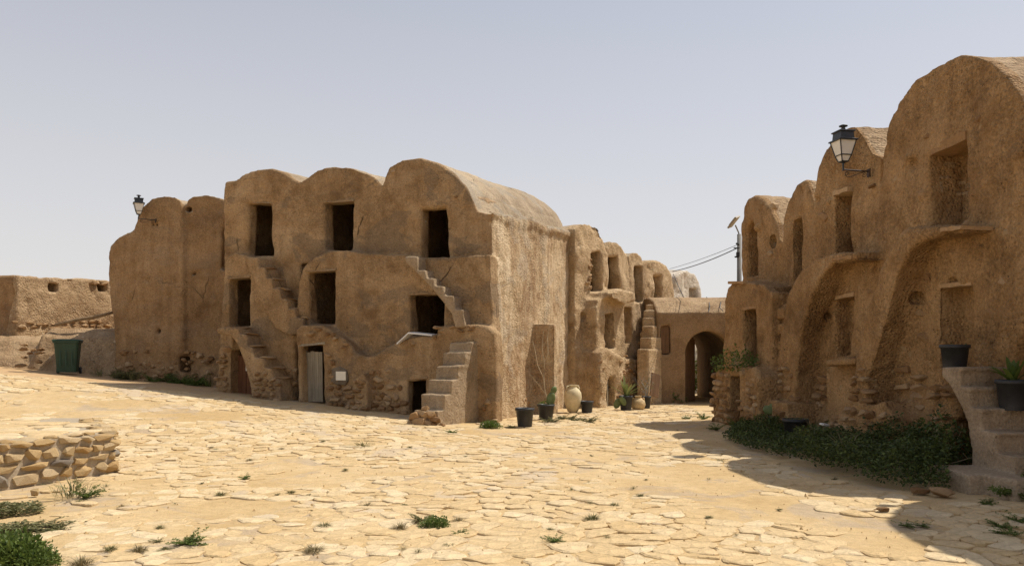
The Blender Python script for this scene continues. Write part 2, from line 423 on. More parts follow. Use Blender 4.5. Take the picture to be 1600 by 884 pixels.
M['cement_r'] = mud('cement_stair_brown', (.24, .17, .105), (.35, .26, .17), (.43, .33, .225), grit=40, grit_d=0.005, streak=0.1, gritcol=0.12)
M['stone'] = rock('rubble_stone', (.25, .14, .062), (.37, .225, .11), (.49, .34, .195), 5.0, 0.03)
M['stone_y'] = rock('yellow_limestone', (.43, .275, .12), (.51, .355, .175), (.56, .43, .26), 7.0, 0.02)
M['mortar'] = rock('grey_mortar', (.22, .18, .14), (.28, .235, .185), (.34, .285, .225), 6.0, 0.03)
M['mortar_tan'] = rock('tan_mortar', (.30, .235, .16), (.37, .30, .21), (.44, .36, .26), 6.0, 0.03)
M['flag'] = rock('flagstone_limestone', (.555, .395, .20), (.605, .45, .25), (.65, .52, .325), 4.5, 0.045, tint=True, grey=(.50, .40, .28), gscale=0.7)
M['cement_dark'] = plain('dark_cement', (.16, .125, .085), 0.95, 0.25, 6, bump=0.004)

def ground_mat():
    t = NT('sandy_ground')
    col = t.ramp(t.noise(0.5, 6, 0.65, dist=0.5), [(0.35, (.495, .34, .16)), (0.5, (.555, .395, .2)), (0.65, (.605, .455, .26))])
    g = t.math('MULTIPLY', t.ramp(t.noise(0.9, 5, 0.6, dist=0.7), [(0.52, 0.0), (0.6, 1.0)]), 0.65)
    col = t.mix(g, col, (.42, .335, .24))
    far = t.n.new('ShaderNodeSeparateXYZ'); t.L(t.co, far.inputs[0])
    # trodden reddish earth in the back yard on the left
    msk = t.math('MULTIPLY', t.ramp(t.math('DIVIDE', far.outputs[1], 40.0), [(0.50, 0.0), (0.585, 1.0)]), t.ramp(t.math('ADD', t.math('DIVIDE', far.outputs[0], 40.0), 0.5), [(0.26, 1.0), (0.33, 0.0)]))
    col = t.mix(t.math('MULTIPLY', msk, 0.8), col, (.50, .325, .17))
    col = t.mix(0.5, col, t.ramp(t.noise(7, 6, 0.7), [(0.3, 0.7), (0.7, 1.2)]), 'MULTIPLY')
    col = t.mix(0.4, col, t.ramp(t.noise(60, 4, 0.75), [(0.3, 0.6), (0.7, 1.2)]), 'MULTIPLY')
    nb = t.bump(t.noise(5, 8, 0.7), 0.7, 0.05); t.bump(t.noise(45, 5, 0.7), 0.6, 0.012, nb)
    t.color(col); return t.m
M['ground'] = ground_mat()
M['leaf'] = leafmat('weed_leaves', (.06, .10, .016), (.16, .21, .045), .35)
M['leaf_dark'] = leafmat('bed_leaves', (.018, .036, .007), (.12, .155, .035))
M['leaf_dry'] = leafmat('dry_weed', (.16, .125, .055), (.30, .24, .12))
M['leaf_olive'] = leafmat('olive_weed', (.10, .10, .035), (.22, .2, .08))
M['cactus'] = plain('cactus_skin', (.13, .17, .06), 0.5, 0.3, 10)
M['agave'] = leafmat('agave_leaves', (.12, .16, .05), (.33, .33, .12))
M['twig'] = plain('dry_twig', (.42, .33, .21), 0.9, 0.2)
M['pot'] = plain('black_plastic_pot', (.028, .028, .03), 0.55, 0.35, 6)
M['soil'] = plain('pot_soil', (.11, .075, .045), 0.95, 0.4, 12, bump=0.01)
M['clay'] = plain('pale_clay', (.56, .47, .29), 0.8, 0.2, 5, bump=0.004)
M['clay_y'] = plain('yellow_clay', (.52, .38, .2), 0.8, 0.25, 6, bump=0.004)
M['bin'] = plain('green_bin_plastic', (.018, .05, .027), 0.5, 0.2, 4)
M['bin_dark'] = plain('dark_rubber', (.02, .022, .02), 0.7, 0.2)
M['iron'] = plain('black_iron', (.022, .024, .028), 0.45, 0.3, 12, spec=0.5)
M['iron_brown'] = plain('rusty_iron', (.05, .03, .02), 0.6, 0.3, 12)
M['milk'] = plain('milky_lantern_glass', (.72, .70, .66), 0.3, 0.06, 5)
M['wood_grey'] = woodmat('weathered_wood', (.20, .165, .115), (.36, .31, .23))
M['wood_brown'] = woodmat('brown_wood', (.10, .055, .028), (.2, .115, .06))
M['wood_red'] = woodmat('red_brown_wood', (.12, .05, .025), (.22, .10, .05))
M['palm'] = woodmat('palm_wood', (.20, .13, .07), (.34, .24, .14))
M['plaque'] = plain('cream_plaque', (.74, .68, .55), 0.5, 0.05)
M['white'] = plain('white_board', (.72, .71, .69), 0.5, 0.08)
M['pole'] = plain('grey_pole', (.2, .19, .17), 0.7, 0.2)
M['lamp_face'] = plain('lamp_panel', (.27, .23, .17), 0.4, 0.1)
M['wire'] = plain('black_cable', (.02, .02, .022), 0.6, 0.1)
M['bird'] = plain('dark_feathers', (.06, .05, .045), 0.8, 0.3)

# ------------------------------------------------------------------ the ground and its flagstones
def build_ground():
    near_x = np.arange(-22, 22.01, 0.4); near_y = np.arange(-4, 44.01, 0.4)
    g = np.array([5, 14, 35, 90, 250, 700, 2000, 4500.0])
    X = np.concatenate([-22-g[::-1], near_x, 22+g]); Y = np.concatenate([-4-g[::-1], near_y, 44+g])
    A, B = np.meshgrid(X, Y, indexing='ij'); P = np.stack([A.ravel(), B.ravel(), np.zeros(A.size)], 1)
    Z = ground_z(P[:, 0], P[:, 1]); nearm = (np.abs(P[:, 0]) < 22) & (P[:, 1] > -4) & (P[:, 1] < 44)
    P[:, 2] = Z+np.where(nearm, 0.010*vnoise(P, 0.9)-0.004, 0)
    nx, ny = len(X), len(Y); i = np.arange(nx*ny).reshape(nx, ny)
    F = np.stack([i[:-1, :-1].ravel(), i[1:, :-1].ravel(), i[1:, 1:].ravel(), i[:-1, 1:].ravel()], 1)
    return tag(mesh_np('ground', P, F, M['ground']), kind='structure')
ground = build_ground()

PLAT = [(-6.75, 9.6), (-5.78, 11.62), (-7.5, 14.4), (-11.5, 14.8), (-12, 9.2)]     # plan of the low stone platform
def inside(P, x, y):
    c = False; j = len(P)-1
    for i in range(len(P)):
        if (P[i][1] > y) != (P[j][1] > y) and x < (P[j][0]-P[i][0])*(y-P[i][1])/(P[j][1]-P[i][1])+P[i][0]: c = not c
        j = i
    return c

def clip_poly(P, ax, ay, bx, by):
    """keep the part of P nearer to a than to b"""
    mx, my = (ax+bx)/2, (ay+by)/2; nx, ny = bx-ax, by-ay; out = []
    n = len(P)
    for i in range(n):
        p, q = P[i], P[(i+1) % n]
        dp = (p[0]-mx)*nx+(p[1]-my)*ny; dq = (q[0]-mx)*nx+(q[1]-my)*ny
        if dp <= 0: out.append(p)
        if (dp < 0 < dq) or (dq < 0 < dp):
            t = dp/(dp-dq); out.append((p[0]+(q[0]-p[0])*t, p[1]+(q[1]-p[1])*t))
    return out

def voronoi_cells(x0, x1, y0, y1, s, jit, R, ok=None, ani=1.0):
    """irregular polygons that tile a rectangle; s mean size"""
    nx, ny = int((x1-x0)/(s*ani)), int((y1-y0)/s); S = {}
    for i in range(-1, nx+1):
        for j in range(-1, ny+1):
            S[i, j] = (x0+(i+0.5+(0.5 if j % 2 else 0)+R.uniform(-jit, jit))*s*ani, y0+(j+0.5+R.uniform(-jit, jit))*s, R.uniform(0.0, 1.0))
    keep = {k: v for k, v in S.items()}
    for k in list(keep):                                       # merge some cells into larger slabs by leaving out sites
        if R.random() < 0.24: keep.pop(k)
    cells = []
    for (i, j), (cx, cy, _) in keep.items():
        if ok and not ok(cx, cy): continue
        P = [(cx-1.4*s*ani, cy-1.4*s), (cx+1.4*s*ani, cy-1.4*s), (cx+1.4*s*ani, cy+1.4*s), (cx-1.4*s*ani, cy+1.4*s)]
        for di in (-2, -1, 0, 1, 2):
            for dj in (-2, -1, 0, 1, 2):
                if di == dj == 0: continue
                q = keep.get((i+di, j+dj))
                if q: P = clip_poly(P, cx, cy, q[0], q[1])
                if len(P) < 3: break
            if len(P) < 3: break
        if len(P) >= 3: cells.append(P)
    return cells

def slab_mesh(P, R, gap, top, bevel, depth, jit=0.012, tilt=0.05):
    """an irregular stone slab from a polygon: worn edges, slightly domed and tilted top. Returns V, F around its centre"""
    a = cx = cy = 0.0
    for i in range(len(P)):
        p, q = P[i], P[(i+1) % len(P)]; c = p[0]*q[1]-q[0]*p[1]; a += c; cx += (p[0]+q[0])*c; cy += (p[1]+q[1])*c
    if abs(a) < 0.008: return None
    cx /= 3*a; cy /= 3*a; Q = []
    for i in range(len(P)):
        p, q, o = P[i], P[(i+1) % len(P)], P[i-1]
        l = math.hypot(q[0]-p[0], q[1]-p[1]); l0 = math.hypot(o[0]-p[0], o[1]-p[1])
        if l < 0.05: continue
        f = R.uniform(0.14, 0.26)
        Q.append((p[0]+(q[0]-p[0])*f, p[1]+(q[1]-p[1])*f)); Q.append((p[0]+(q[0]-p[0])*(1-f), p[1]+(q[1]-p[1])*(1-f)))
        if l > 0.22: Q.insert(-1, (p[0]+(q[0]-p[0])*R.uniform(.4, .6)+R.uniform(-jit, jit)*1.6, p[1]+(q[1]-p[1])*R.uniform(.4, .6)+R.uniform(-jit, jit)*1.6))
    if len(Q) < 5: return None
    out = []
    for x, y in Q:
        dx, dy = x-cx, y-cy; r = math.hypot(dx, dy) or 1e-6; s = max(0.3, 1-gap/r)
        out.append((dx*s+R.uniform(-jit, jit), dy*s+R.uniform(-jit, jit)))
    if a < 0: out = out[::-1]
    n = len(out); tx, ty = R.uniform(-tilt, tilt), R.uniform(-tilt, tilt); V = []
    for x, y in out: V.append((x, y, -depth))
    for x, y in out: V.append((x, y, top-bevel+x*tx+y*ty+R.uniform(-.004, .004)))
    for x, y in out:
        r = math.hypot(x, y); s = max(0.2, 1-(bevel*1.7+R.uniform(0, .012))/r); V.append((x*s, y*s, top+x*tx+y*ty+R.uniform(-.002, .002)))
    F = [tuple(2*n+k for k in range(n))]
    for k in range(n):
        l = (k+1) % n; F += [(k, l, n+l, n+k), (n+k, n+l, 2*n+l, 2*n+k)]
    return (cx, cy), V, F

def paved(x, y):
    if inside(PLAT, x, y): return False
    if x > 5.9+0.0*y: return False
    if y > 17.3 and (x-(-0.9))*0.0+x < -0.7 and y > 18.6-(x+1)*0.36: return False          # footprint and apron of the long block
    if y > 20.0 and x > -0.9 and x < -0.6+(y-20.0)*0.47: return False
    if x < -10.5 and y > 22.3: return False
    if x > 4.1+(13-y)*0.14 and y < 20 and y > 9.2: return False                                   # the planted bed on the right
    return y < 29
def build_paving():
    R = random.Random(3); cells = voronoi_cells(-15, 6.2, 4.4, 29, 0.215, 0.46, R, paved, ani=1.32); recs = []
    for P in cells:
        cx = sum(p[0] for p in P)/len(P); cy = sum(p[1] for p in P)/len(P)
        q = float(vnoise(np.array([[cx, cy, 0.3]]), 0.33, 3.1)[0]); q2 = float(vnoise(np.array([[cx, cy, 2.3]]), 1.1, 9.1)[0])
        if q+0.5*q2 < -0.62 or R.random() < 0.03: continue          # patches where sand covers the paving
        if inside([(-6.9, 6.2), (-4.5, 8.6), (-4.8, 11.3), (-6.6, 10.4), (-7.4, 6.4)], cx, cy) and R.random() < 0.75: continue
        up = 0.009+0.007*q+R.uniform(-.006, .009)
        r = slab_mesh(P, R, R.uniform(0.0, 0.012), up, R.uniform(.005, .011), 0.05, 0.016)
        if not r: continue
        c, V, F = r; sx = (c[0]/c[1])*FPX+CX; size = math.sqrt(max(abs(sum(P[i][0]*P[(i+1) % len(P)][1]-P[(i+1) % len(P)][0]*P[i][1] for i in range(len(P)))), 1e-4))/c[1]**1.5
        yy = HY+FPX*EYE/c[1]; vis = -30 < sx < 1630 and yy < 900
        recs.append((size if vis else 0, c, V, F))
    recs.sort(key=lambda r: -r[0])
    for k, (s_, c, V, F) in enumerate(recs[:300]):
        o = mesh_py('flagstone', V, F, M['flag'], ground, tint=[R.random()]*len(V)); o.location = (c[0], c[1], gz(*c))
    V2, F2, T2 = [], [], []
    for s_, c, V, F in recs[300:]:
        n = len(V2); z = gz(*c); V2 += [(x+c[0], y+c[1], q+gz(x+c[0], y+c[1])) for x, y, q in V]; F2 += [tuple(i+n for i in f) for f in F]; T2 += [R.random()]*len(V)
    o = mesh_py('flagstone_paving', V2, F2, M['flag'], ground, tint=T2); tag(o, kind='stuff')
build_paving()

def build_gravel():
    R = random.Random(17); V = []; F = []
    for k in range(1500):
        x, y = R.uniform(-9, 7), 5.2+19*R.random()**1.6; z = gz(x, y)+.012; s = R.uniform(.004, .013)*(1.6 if R.random() < .08 else 1)
        n = len(V); a = R.uniform(0, 6)
        for i in range(4): V.append((x+s*math.cos(a+i*1.57)*R.uniform(.7, 1.3), y+s*math.sin(a+i*1.57)*R.uniform(.7, 1.3), z-.01))
        V.append((x, y, z+s*R.uniform(.5, 1.0))); F += [(n+i, n+(i+1) % 4, n+4) for i in range(4)]
    o = mesh_py('gravel', V, F, M['stone_y'], ground); tag(o, kind='stuff')
build_gravel()

# stones used in walls: a few convex blocks whose meshes are shared
def rock_variant(seed, p=3.2, n=17):
    R = random.Random(seed); bm = bmesh.new()
    for k in range(n):
        v = Vector((R.gauss(0, 1), R.gauss(0, 1), R.gauss(0, 1))).normalized()
        s = (abs(v.x)**p+abs(v.y)**p+abs(v.z)**p)**(-1/p); bm.verts.new(v*s*R.uniform(.86, 1.0))
    r = bmesh.ops.convex_hull(bm, input=bm.verts); bmesh.ops.delete(bm, geom=[g for g in r['geom_interior'] if isinstance(g, bmesh.types.BMVert)], context='VERTS')
    bmesh.ops.recalc_face_normals(bm, faces=bm.faces); me = bpy.data.meshes.new('stone'); bm.to_mesh(me); bm.free(); return me
ROCKS = {}
for key in ('stone', 'stone_y', 'mortar'):
    ROCKS[key] = [rock_variant(100+k) for k in range(8)]
    for me in ROCKS[key]: me.materials.append(M[key])
def put_stone(parent, loc, size, R, key='stone', rz=0.0, tilt=0.12, name='stone'):
    o = bpy.data.objects.new(name, R.choice(ROCKS[key])); link(o, parent); o.location = loc; o.scale = tuple(q/2 for q in size)
    o.rotation_euler = (R.uniform(-tilt, tilt)+R.choice((0, math.pi)), R.uniform(-tilt, tilt), rz+R.uniform(-tilt, tilt)+R.choice((0, math.pi))); return o

def rubble(Fr, root, px_poly, w, R, row=0.17, wid=(0.14, 0.36), proud=0.05, skip=0.15, key='stone', avoid=(), thick=0.26):
    """courses of stones laid in the wall within a region of a facade (region given as the photograph shows it)"""
    P = Fr.poly(px_poly, w); v0, v1 = min(p[1] for p in P), max(p[1] for p in P); u0, u1 = min(p[0] for p in P), max(p[0] for p in P); n = 0
    AV = [Fr.poly(a, w) for a in avoid]
    v = v0
    while v < v1:
        h = row*R.uniform(.7, 1.3); u = u0+R.uniform(-.2, 0)
        while u < u1:
            d = R.uniform(*wid); cu, cv = u+d/2, v+h/2+R.uniform(-.02, .02)
            if inside(P, cu, cv) and R.random() > skip and not any(inside(a, cu, cv) for a in AV):
                put_stone(root, (cu+Fr.k*max(w, 0), w+thick*R.uniform(-.02, .22), cv), (d*0.97, thick, h*R.uniform(.8, .98)), R, key); n += 1
            u += d
        v += h
    return n

def opening(S, Fr, px, w0, reveal=0.45, room=None, k=0.03, front=0.5):
    P = Fr.poly(px, w0); S.prism(P, w0-front, w0+reveal, 'sub', k)
    if room:
        du, dw, dv = room; uc = sum(p[0] for p in P)/len(P); lo = min(p[1] for p in P); hi = max(p[1] for p in P)
        S.box((uc-du, w0+reveal-0.06, lo+0.02), (uc+du, w0+reveal+dw, hi+dv), 'sub', 0.03)
    return P
def lintel(Fr, root, p, q, w, depth, th, mat, name='lintel', over=0.03):
    (u0, v0), (u1, v1) = Fr.uv(*p, w), Fr.uv(*q, w); a = Vector((u0-over, 0, v0)); b = Vector((u1+over, 0, v1)); c = (a+b)/2
    ang = math.atan2(b.z-a.z, b.x-a.x); mb = MB(); R = random.Random(int(p[0]*7+p[1]))
    n = 5; V = []; F = []
    L = (b-a).length
    for i in range(n+1):
        x = -L/2+L*i/n
        for y, z in ((-depth/2, -th/2), (depth/2, -th/2), (depth/2, th/2), (-depth/2, th/2)):
            V.append((x, y+R.uniform(-.012, .012), z+R.uniform(-.012, .012)))
    for i in range(n):
        for k in range(4): F.append((i*4+k, i*4+(k+1) % 4, i*4+4+(k+1) % 4, i*4+4+k))
    F += [(3, 2, 1, 0), tuple(n*4+k for k in range(4))]
    o = mesh_py(name, V, F, mat, root); o.location = (c.x+Fr.k*max(w, 0), w+depth/2-0.012, c.z); o.rotation_euler = (0, -ang, 0); return o

# ------------------------------------------------------------------ the long three-storey granary block in the middle
def build_block():
    Fr = Frame((-8.25, 22.8), (7.76, -2.5), shear=0.09, rise=0.06); root = Fr.root('granary_building'); R = random.Random(21)
    tag(root, 'long mud granary block of three storeys with three rounded vaults, in the middle', 'building')
    S = Solid((-0.7, -0.9, -0.25), (10.2, 8.3, 7.2), 0.05); T = 0.45; U = Fr.uv(770, 400, T)[0]
    top = [(352, 285), (369, 284), (383, 273), (402, 266), (425, 264), (446, 271), (458, 281), (468, 285), (478, 279), (495, 266), (520, 260), (548, 261), (574, 270), (588, 280), (597, 289),
           (601, 275), (608, 260), (628, 250), (655, 247), (682, 254), (706, 269), (726, 288), (738, 308), (746, 328), (770, 333), (771, 500), (771, 690), (336, 690), (344, 520)]
    P = Fr.poly(top, T); S.prism(P, T, 7.5, k=0.02)
    # shallow flutes where two vaults meet run down into the roof
    mid = [(334, 690), (342, 520), (347, 440), (349, 410), (355, 398), (366, 394), (382, 396), (394, 402), (397, 424), (405, 434), (412, 450), (420, 464), (432, 478), (444, 492),
           (456, 502), (462, 490), (464, 470), (466, 440), (473, 418), (490, 401), (512, 390), (540, 389), (562, 394), (640, 398), (700, 400), (766, 396), (770, 520), (772, 690)]
    S.prism(Fr.poly(mid, 0.0), 0.0, T+0.2, k=0.03)
    # ground-floor bulk in front: landing over door, sagging parapet, right-hand block
    low = [(462, 516), (470, 508), (505, 508), (516, 515), (528, 523), (540, 531), (551, 543), (560, 553), (575, 558), (590, 551), (605, 543), (622, 536), (642, 529), (664, 526), (678, 527), (680, 511), (744, 507), (760, 510), (771, 520), (774, 560), (776, 690), (464, 690), (466, 560)]
    S.prism(Fr.poly(low, -0.4), -0.4, 0.15, k=0.04)
    S.prism(Fr.poly([(540, 690), (541, 628), (549, 610), (556, 590), (568, 583), (574, 600), (573, 640), (580, 690)], -0.7), -0.72, -0.2, k=0.1)
    # stones-and-mud sill under the left column
    S.prism(Fr.poly([(336, 690), (339, 600), (343, 520), (350, 512), (362, 511), (364, 530), (362, 690)], -0.12), -0.12, 0.2, k=0.08)
    # thickened lower zone of the right-hand side: two piers of lean-tos
    w1 = Fr.wv(833, 640, U)[0]; w2 = Fr.wv(884, 640, U)[0]+0.1; h1 = Fr.wv(850, 506, U+0.3)[1]; h2 = Fr.wv(915, 517, U+0.8)[1]
    wb = Fr.wv(904, 600, U)[0]; wc = Fr.wv(914, 490, U)[0]
    S.box((U-0.3, w1, -0.3), (U+0.66, w1+.34, h1), k=0.05); S.box((U-.3, wb, -0.3), (U+0.6, 8.2, h2), k=0.06)
    S.box((U-0.3, wc, 1.5), (U+0.6, 8.2, Fr.wv(925, 466, U+0.3)[1]), k=0.08)
    S.box((3.0, 5.2, 6.35), (U-1.2, 5.35, 9), 'sub', .04)
    # eroded top edge of the side wall
    for k in range(14):
        S.ball((U+0.02, 0.5+k*0.52+R.uniform(-.2, .2), Fr.uv(770, 333, T)[1]+R.uniform(-.1, .03)), (R.uniform(.02, .05), R.uniform(.2, .4), R.uniform(.04, .08)), k=0.12)
    rm = (1.0, 5.6, 0.3)
    opening(S, Fr, [(388, 317), (423, 318), (426, 399), (389, 399)], T, 0.4, rm)
    opening(S, Fr, [(507, 318), (550, 315), (549, 390), (508, 390)], T, 0.5, rm)
    opening(S, Fr, [(657, 325), (698, 323), (700, 404), (659, 402)], T, 0.5, rm)
    opening(S, Fr, [(358, 437), (388, 434), (390, 509), (357, 509)], 0.0, 0.5, (0.8, 5.5, 0.2))
    opening(S, Fr, [(481, 426), (521, 423), (522, 507), (484, 505)], 0.0, 0.42, rm)
    opening(S, Fr, [(640, 461), (693, 460), (693, 524), (641, 526)], 0.0, 0.45, rm)
    opening(S, Fr, [(361, 548), (397, 545), (401, 640), (359, 640)], -0.12, 0.5, (0.8, 5.5, 0.1), front=0.25)
    opening(S, Fr, [(471, 541), (504, 538), (507, 645), (472, 645)], -0.4, 0.45, (0.8, 5.5, 0.1))
    opening(S, Fr, [(637, 594), (665, 592), (665, 675), (638, 675)], -0.4, 0.4, (0.8, 5.5, 0.1))
    eave = Fr.uv(770, 333, T)[1]
    b1, b2 = Fr.uv(468, 290, T)[0], Fr.uv(598, 290, T)[0]
    def namer(C, N):
        u, w, v = C[:, 0], C[:, 1], C[:, 2]
        roof = (v > eave-0.12) & (N[:, 2] > 0.2) & (w > T+0.10) & (u < U+0.3)
        side = (u > U-0.12) & (w > T+0.02) & (N[:, 0] > -0.4) & (v > -0.3) & ((N[:, 0] > 0.4) | (u > U+0.03))
        yield roof & (u < b1), 'vault_roof', M['mud_roof']
        yield roof & (u < b2), 'vault_roof', M['mud_roof']
        yield roof, 'vault_roof', M['mud_roof']
        pier = side & (w > w1-0.06) & (v < h1+0.12) & (u > U+0.03)
        yield pier & (w < w1+.6), 'buttress', M['mud_side']
        yield pier & (w > wb-.1), 'buttress', M['mud_side']
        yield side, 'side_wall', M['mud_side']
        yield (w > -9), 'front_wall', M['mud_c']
    def damp(V): 
        u, w, v = V[:, 0], V[:, 1], V[:, 2]
        return np.where((u > U-0.1) & (w > T), 1.35, 1.0)
    solid_parts(S, Fr, root, namer, [(0.045, 0.5), (0.02, 1.9), (0.013, 5.0)], 2.0, 0.02, damp=damp)

    def stair(name, px, w, w0, w1_, mat, h=0.04, k=0.035, amps=((0.012, 2.0), (0.008, 6), (0.005, 14))):
        P = Fr.poly(px, w); lo = (min(p[0] for p in P)-.15, w0-.15, min(p[1] for p in P)-.15); hi = (max(p[0] for p in P)+.15, w1_+.15, max(p[1] for p in P)+.15)
        s = Solid(lo, hi, h); s.prism(P, w0, w1_, k=k)
        return solid_parts(s, Fr, root, lambda C, N: [(C[:, 2] > -99, name, mat)], list(amps), 5.0)
    stair('stairs', [(339, 513), (350, 511), (371, 512), (373, 521), (384, 522), (387, 540), (394, 542), (397, 558), (410, 560), (413, 574), (424, 576), (427, 590), (436, 592), (440, 640), (396, 640), (391, 605), (381, 565), (371, 538), (360, 524), (339, 521)], -0.68, -0.68, 0.08, M['mud_c'], 0.035, 0.015, ((0.008, 3.0), (0.004, 9)))
    stair('stairs', [(632, 401), (651, 400), (652, 422), (664, 422), (666, 434), (677, 434), (679, 446), (692, 447), (695, 461), (708, 462), (711, 482), (723, 483), (727, 512), (711, 512), (705, 490), (690, 470), (670, 446), (650, 426), (634, 410)], -0.5, -0.5, 0.1, M['cement'], 0.035, 0.02)
    stair('stairs', [(380, 401), (402, 402), (404, 417), (413, 418), (415, 434), (424, 435), (426, 450), (436, 451), (438, 466), (448, 467), (450, 481), (460, 482), (462, 496), (474, 497), (474, 520), (452, 524), (430, 512), (410, 480), (398, 440)], -0.2, -0.2, 0.6, M['mud_c'], 0.035, 0.015, ((0.008, 3.0), (0.004, 9)))
    def treads(pts, w, dep):
        for (x0, y0), x1 in pts:
            (ua, va), (ub2, _) = Fr.uv(x0, y0, w), Fr.uv(x1, y0, w); put_stone(root, ((ua+ub2)/2+.02, w+dep/2, va-.01), (abs(ub2-ua)+.1, dep, .09), R, tilt=.05)
    treads((((402, 417), 413), ((413, 434), 424), ((424, 450), 436), ((436, 466), 448), ((448, 481), 460), ((460, 496), 474)), -0.22, .72)
    treads((((350, 511), 371), ((372, 521), 384), ((385, 540), 395), ((395, 558), 411), ((411, 574), 425), ((425, 590), 437)), -0.7, .72)
    # the steep front stair: climbs towards the wall, its flank in the sun
    s0 = Vector((-1.74, 18.55)); d = Vector((0.52, 0.854)); n = Vector((-d.y, d.x)); ang = math.atan2(d.y, d.x)
    sf = Frame((s0.x, s0.y), (d.y, -d.x)); so = Solid((-0.95, -0.4, -0.2), (0.25, 2.2, 2.35), 0.035)
    prof = [(0.0, -0.3), (0.02, 0.40), (0.27, 0.42), (0.29, 0.77), (0.55, 0.78), (0.57, 1.10), (0.83, 1.12), (0.86, 1.44), (1.12, 1.46), (1.15, 1.78), (1.40, 1.79), (1.43, 2.03), (2.0, 2.02), (2.0, -0.3)]
    so.prism(prof, -0.68, 0.0, k=0.04, axis='u'); V, F = so.mesh(); V = rough(V, F, [(0.02, 1.2), (0.012, 3.5), (0.007, 11)], 4.0, 0.02)
    # into the block's own axes
    ca = Matrix.Translation((s0.x, s0.y, 0)) @ Matrix.Rotation(sf.rz, 4, 'Z'); inv = (Matrix.Translation((Fr.O[0], Fr.O[1], 0)) @ Matrix.Rotation(Fr.rz, 4, 'Z')).inverted() @ ca
    A = np.array(inv); V = V @ A[:3, :3].T+A[:3, 3]; mesh_np('stairs', V, F, M['cement'], root)
    # tumbled stones at the foot of that stair
    for x, y, s in ((648, 650, .34), (660, 646, .3), (672, 648, .3), (655, 660, .42), (668, 660, .3), (680, 655, .28), (644, 662, .26), (676, 664, .24), (664, 638, .22), (690, 664, .2)):
        p = at(x, y, 18.45); q = inv @ Vector((0, 0, 0)); lp = (Matrix.Translation((Fr.O[0], Fr.O[1], 0)) @ Matrix.Rotation(Fr.rz, 4, 'Z')).inverted() @ p
        put_stone(root, lp, (s, s*.8, s*.62), R, 'stone', tilt=.3)
    # exposed rubble in the lower walls
    doors = [[(357, 545), (399, 545), (402, 640), (357, 640)], [(466, 536), (510, 536), (512, 650), (466, 650)], [(632, 588), (668, 588), (670, 680), (632, 680)]]
    rubble(Fr, root, [(338, 622), (341, 560), (346, 540), (362, 550), (362, 622)], -0.12, R, 0.16, (.14, .32), skip=.08, avoid=doors)
    rubble(Fr, root, [(398, 626), (396, 588), (412, 575), (436, 590), (440, 632)], -0.68, R, 0.15, (.14, .3), skip=.1)
    rubble(Fr, root, [(438, 625), (438, 590), (455, 572), (468, 560), (471, 630)], 0.0, R, 0.17, (.14, .34), skip=.08, avoid=doors)
    rubble(Fr, root, [(505, 632), (504, 550), (512, 540), (524, 556), (524, 600), (546, 602), (545, 640)], -0.4, R, 0.17, (.14, .36), skip=.08, avoid=doors)
    rubble(Fr, root, [(541, 640), (547, 612), (556, 590), (569, 584), (572, 640)], -0.72, R, 0.15, (.16, .34), skip=.05, proud=.09)
    rubble(Fr, root, [(575, 648), (574, 590), (590, 572), (612, 580), (634, 592), (636, 662)], -0.4, R, 0.17, (.15, .36), skip=.14, avoid=doors)
    rubble(Fr, root, [(575, 640), (575, 620), (600, 610), (636, 630), (636, 662)], -0.42, R, 0.17, (.15, .36), skip=.14, avoid=doors)
    rubble(Fr, root, [(742, 662), (744, 630), (772, 622), (774, 664)], -0.4, R, 0.15, (.12, .26), skip=.35)
    rubble(Fr, root, [(480, 516), (500, 512), (528, 525), (545, 540), (540, 546), (512, 528), (484, 522)], -0.42, R, 0.12, (.12, .28), skip=.2)
    rubble(Fr, root, [(640, 535), (664, 529), (664, 536), (640, 541)], -0.42, R, 0.1, (.12, .24), skip=.2)
    rubble(Fr, root, [(676, 530), (678, 512), (744, 509), (744, 520), (700, 524)], -0.42, R, 0.12, (.12, .28), skip=.35)
    for k in range(34):                                         # stones showing through the side wall's foot
        w, v = R.uniform(.6, 3.0), R.uniform(0.0, .5)
        a = R.uniform(.08, .2); put_stone(root, (U+Fr.k*w-0.02, w, v), (.14, a*1.5, a), R)
    for k in range(26):                                         # stones that show through the third vault's face
        x, y = R.uniform(612, 730), R.uniform(262, 318)
        if y < 268+max(0, x-690)*.8 or 650 < x < 704 and y > 312: continue
        u_, v_ = Fr.uv(x, y, T); s_ = R.uniform(.06, .13); put_stone(root, (u_+Fr.k*T, T+.035, v_), (s_*1.5, .14, s_), R, tilt=.4)
    # lintels
    for p, q, w, mt in (((386, 316), (424, 317), T, 'palm'), ((506, 316), (551, 313), T, 'palm'), ((656, 323), (699, 321), T, 'palm'),
                        ((357, 435), (389, 432), 0.0, 'palm'), ((480, 424), (523, 421), 0.0, 'palm'), ((639, 459), (694, 458), 0.0, 'palm'), ((469, 539), (506, 536), -0.4, 'wood_grey'), ((636, 592), (666, 590), -0.4, 'palm')):
        lintel(Fr, root, p, q, w, 0.4, 0.045, M[mt])
    # doors: planks side by side
    def door(px, w, mat, n, lean=0.0):
        P = Fr.poly(px, w); u0 = min(p[0] for p in P); u1 = max(p[0] for p in P); v0 = min(p[1] for p in P); v1 = max(p[1] for p in P)
        dr = bpy.data.objects.new('door', None); link(dr, root); dr.location = (u0, w, v0); dr.rotation_euler = (lean, 0, 0); W = (u1-u0)/n
        for k in range(n):
            mb = MB(); t = R.uniform(-.03, .02); mb.box((W*(k+.5), R.uniform(-.006, .006), (v1-v0)/2+t/2), (W*.95, .035, v1-v0+t)); mb.build('plank', mat, dr)
        for z in (.22, .78): MB().box(((u1-u0)/2, .035, (v1-v0)*z), ((u1-u0)*.95, .03, .09)).build('batten', mat, dr)
        return dr, (u1-u0), (v1-v0)
